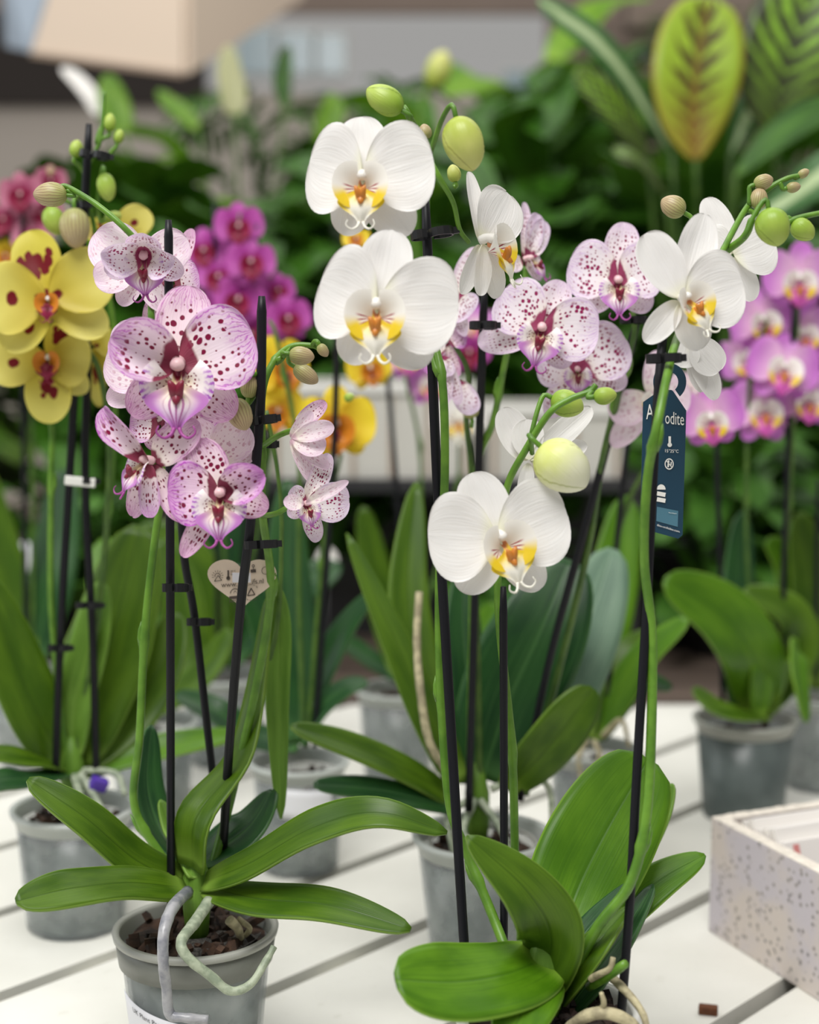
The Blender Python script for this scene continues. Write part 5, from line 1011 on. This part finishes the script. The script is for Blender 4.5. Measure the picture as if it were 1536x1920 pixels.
spots = [  # x, y, template, scale, label
    (-.95, 3.0, 0, 1.0, 'dark broad-leaved plant at the far left of the back bench'), (-.62, 3.15, 0, 1.12, 'broad-leaved plant on the back bench above the yellow orchid'),
    (-.32, 3.0, 0, 1.0, 'dark glossy broad-leaved plant behind the magenta orchid'), (-.02, 3.25, 0, 1.16, 'tall dark broad-leaved plant behind the white orchid'),
    (.28, 3.3, 2, 1.05, 'fern-like plant with arching fronds right of the topmost white flower'), (.55, 3.1, 2, .95, 'fern-like plant behind the speckled orchid'),
    (.86, 3.1, 0, .95, 'broad-leaved plant on the back bench below the patterned leaves'), (1.2, 3.2, 4, 1.2, 'bushy green plant at the right end of the back bench'),
    (-.42, 3.75, 1, 1.45, 'lime green plant rising behind the dark leaves, upper left'), (.12, 3.8, 1, 1.55, 'lime green plant with upright leaves at top centre'), (-.78, 3.75, 1, 1.35, 'lime green plant nearest the beige wall'),
    (.45, 4.0, 2, 1.5, 'tall fern-like plant reaching the top of the picture'), (.75, 4.0, 4, 1.7, 'tall bushy plant behind the ferns'), (-.1, 4.2, 2, 1.5, 'tall feathery plant in the row nearest the wall'),
    (-.55, 2.62, 4, .6, 'low bushy plant in front on the bench, left of the dark stand'), (-.85, 2.6, 4, .7, 'low bushy plant in front on the bench at far left'), (-.30, 2.4, 3, .7, 'grassy grey-green plant beside the white oval tag'), (.52, 2.6, 4, .75, 'low bushy plant in front on the bench, right of the dark stand'),
    (.78, 2.75, 4, .8, 'low bushy plant behind the right pink orchid'), (1.02, 2.6, 1, .8, 'lime green plant at the right edge behind the pink orchid'), (.3, 2.85, 4, .85, 'bushy plant just behind the shorter trough'), (-.08, 2.86, 4, .9, 'bushy plant just behind the longer trough'),
    (-.25, 3.5, 4, 1.6, 'bushy plant behind the cream spathes'), (.30, 3.62, 0, 1.4, 'tall broad-leaved plant behind the topmost white flower'), (.62, 3.6, 4, 1.75, 'tall bushy plant behind the fern-like plants'), (.98, 3.7, 0, 1.35, 'tall broad-leaved plant behind the patterned leaves'), (.05, 4.3, 4, 2.1, 'tallest bushy plant at top centre'), (1.3, 3.9, 4, 1.7, 'tall bushy plant at the upper right edge'), (-.05, 2.98, 4, 1.2, 'bushy plant between the dark leaves and the trough'),
    (.30, 4.45, 1, 2.1, 'tallest lime green plant at top centre'), (.85, 4.4, 2, 1.75, 'tall fern-like plant behind the patterned leaves'), (-.35, 4.35, 2, 1.5, 'tall fern-like plant left of the topmost white flower'),
    (.15, 2.42, 4, .42, 'small bushy plant under the trough')]
rng = random.Random(9)
for x, y, k_, s_, lb in spots:
    t = empty('foliage_plant', (x, y, BZ), rng.uniform(0, 6)); t.scale = (s_, s_, s_); tag(t, lb, 'plant', 'green plants on the back bench')
    for nm, me in (('foliage', TP[k_][0]), ('pot', TP[k_][1])):
        o = D.objects.new(nm, me); COL.objects.link(o); o.parent = t
# ------------------------------------------------------------------ patterned-leaf plant at the upper right
cx_, cy_ = P(1330, 700, 2.45).x, 2.45
ca = empty('calathea_plant', (cx_, cy_+.25, BZ)); tag(ca, 'plant with big upright feather-patterned yellow-green leaves at upper right', 'plant')
MB().lathe([(.001, 0), (.075, 0), (.10, .16), (.106, .16), (.106, .175), (.098, .175), (.094, .15), (.001, .15)], 28, (cx_, cy_+.25, BZ)).build('pot', M['dark_metal'], ca)
base = (1330, 1000, 2.75)
def cal(pts, w_, n_, mt, fold=.15, p=.85, q=.42):
    lf = leaf(ca, pts, w_, n_, mt, fold, p, q, .04, th=.0015)
    MB().tube(catmull([P(*base), P(lerp(base[0], pts[0][0], .7), lerp(base[1], pts[0][1], .55), base[2]-.05), P(*pts[0])], 10), .004, 6).build('petiole', M['dark_green_stem'], ca)
cal([(1305, 300, 2.5), (1300, 220, 2.5), (1308, 120, 2.5), (1330, -5, 2.52)], 88, [(.05, .1, 1), (.05, 0, 1)], 'patterned_leaf')
cal([(1460, 260, 2.55), (1465, 180, 2.54), (1490, 80, 2.53), (1530, -40, 2.53)], 104, [(-.05, .1, 1), (-.05, 0, 1)], 'dark_patterned_leaf')
cal([(1215, 300, 2.6), (1185, 250, 2.58), (1140, 190, 2.56), (1080, 130, 2.55)], 40, [(.2, .4, .9), (.2, .4, .9)], 'dark_patterned_leaf')
cal([(1260, 290, 2.65), (1190, 170, 2.6), (1120, 80, 2.57), (1010, 0, 2.55)], 32, [(.1, .4, .9), (.1, .4, .9)], 'variegated_leaf')
cal([(1370, 290, 2.6), (1400, 220, 2.6), (1430, 160, 2.62), (1410, 110, 2.63)], 34, [(-.2, .2, .9), (-.2, .2, .9)], 'variegated_leaf')
cal([(1400, 420, 2.35), (1470, 380, 2.33), (1540, 330, 2.3), (1620, 270, 2.3)], 46, [(-.2, .5, .8), (-.2, .5, .8)], 'variegated_leaf')
cal([(1380, 330, 2.5), (1440, 270, 2.5), (1510, 220, 2.5), (1590, 190, 2.5)], 36, [(0, .5, .8), (0, .5, .8)], 'fern_leaf')
cal([(1250, 370, 2.6), (1215, 320, 2.58), (1180, 290, 2.56), (1150, 285, 2.55)], 22, [(0, .6, .7), (0, .6, .7)], 'dark_patterned_leaf')
# peace lily spathes
pl = empty('peace_lily', (-.35, 3.42, BZ)); tag(pl, 'green plant with upright cream spathes left of the topmost white flower', 'plant')
MB().lathe([(.001, 0), (.06, 0), (.08, .13), (.085, .13), (.085, .14), (.078, .14), (.076, .12), (.001, .12)], 24, (-.35, 3.42, BZ)).build('pot', M['dark_metal'], pl)
for pts, w_, mt in (([(440, 215, 3.4), (438, 180, 3.4), (430, 130, 3.4), (428, 85, 3.4)], 26, 'cream_spathe'), ([(185, 215, 3.3), (170, 180, 3.3), (145, 150, 3.3), (115, 128, 3.3)], 16, 'white_card'), ([(230, 250, 3.3), (222, 220, 3.3), (210, 180, 3.3), (200, 140, 3.3)], 30, 'lime_foliage_leaf'), ([(370, 240, 3.3), (345, 215, 3.3), (320, 195, 3.3), (295, 170, 3.3)], 18, 'lime_foliage_leaf'), ([(535, 200, 3.5), (530, 160, 3.5), (532, 120, 3.5), (540, 85, 3.5)], 18, 'foliage_leaf'), ([(605, 270, 3.5), (615, 235, 3.5), (625, 205, 3.5), (620, 175, 3.5)], 26, 'lime_foliage_leaf')):
    lf = leaf(pl, pts, w_, (.1, .2, .95), mt, .2, .4, .5, name='spathe' if mt in ('cream_spathe', 'white_card') else 'leaf')
    p0 = P(*pts[0]); MB().tube(catmull([Vector((-.35, 3.42, .9)), Vector((lerp(-.35, p0.x, .5), lerp(3.42, p0.y, .5), lerp(.9, p0.z, .6))), p0], 10), .004, 5).build('petiole', M['dark_green_stem'], pl)
ylf = empty('foliage_plant', (.15, 2.95, BZ)); tag(ylf, 'slender plant with one pale yellow bud at top centre', 'plant', 'green plants on the back bench')
MB().lathe([(.001, 0), (.05, 0), (.06, .1), (.055, .1), (.054, .09), (.001, .09)], 20, (.15, 2.95, BZ)).build('pot', M['dark_metal'], ylf)
bud(ylf, 822, 130, 2.9, 74, 52, 70, 'lime_bud')
MB().tube(catmull([Vector((.15, 2.95, .86)), P(790, 600, 2.93), P(780, 300, 2.92), P(800, 170, 2.91), P(812, 160, 2.9)], 16), .006, 6).build('stem', M['green_stem'], ylf)

# ================================================================== LIGHT
w = D.worlds.new('daylight'); SC.world = w; w.use_nodes = True; bg = w.node_tree.nodes['Background']; bg.inputs[0].default_value = (1.0, .985, .96, 1); bg.inputs[1].default_value = .35
def area(name, loc, target, sx, sy, e_, col):
    l = D.lights.new(name, 'AREA'); l.shape = 'RECTANGLE'; l.size = sx; l.size_y = sy; l.energy = e_; l.color = col
    o = D.objects.new(name, l); COL.objects.link(o); o.location = loc; o.rotation_euler = (Vector(target)-Vector(loc)).to_track_quat('-Z', 'Y').to_euler(); return o
area('roof_skylight', (-.6, -.4, 4.2), (0, 1.5, 1.0), 2.0, 1.4, 140, (1, .985, .96))
area('foliage_fill', (.4, 3.6, 4.4), (.3, 4.2, 0), 5, 3.0, 105, (1, .98, .95))  # area light added overhead to brighten the back foliage
area('left_area', (-3.2, 1.2, 2.6), (0, 1.4, 1.1), 2.0, 2.0, 26, (.92, .96, 1))  # weak cool area light from the left
SC.view_settings.view_transform = 'Standard'; SC.view_settings.look = 'None'; SC.view_settings.gamma = 1; SC.view_settings.exposure = 0; SC.view_settings.use_curve_mapping = False
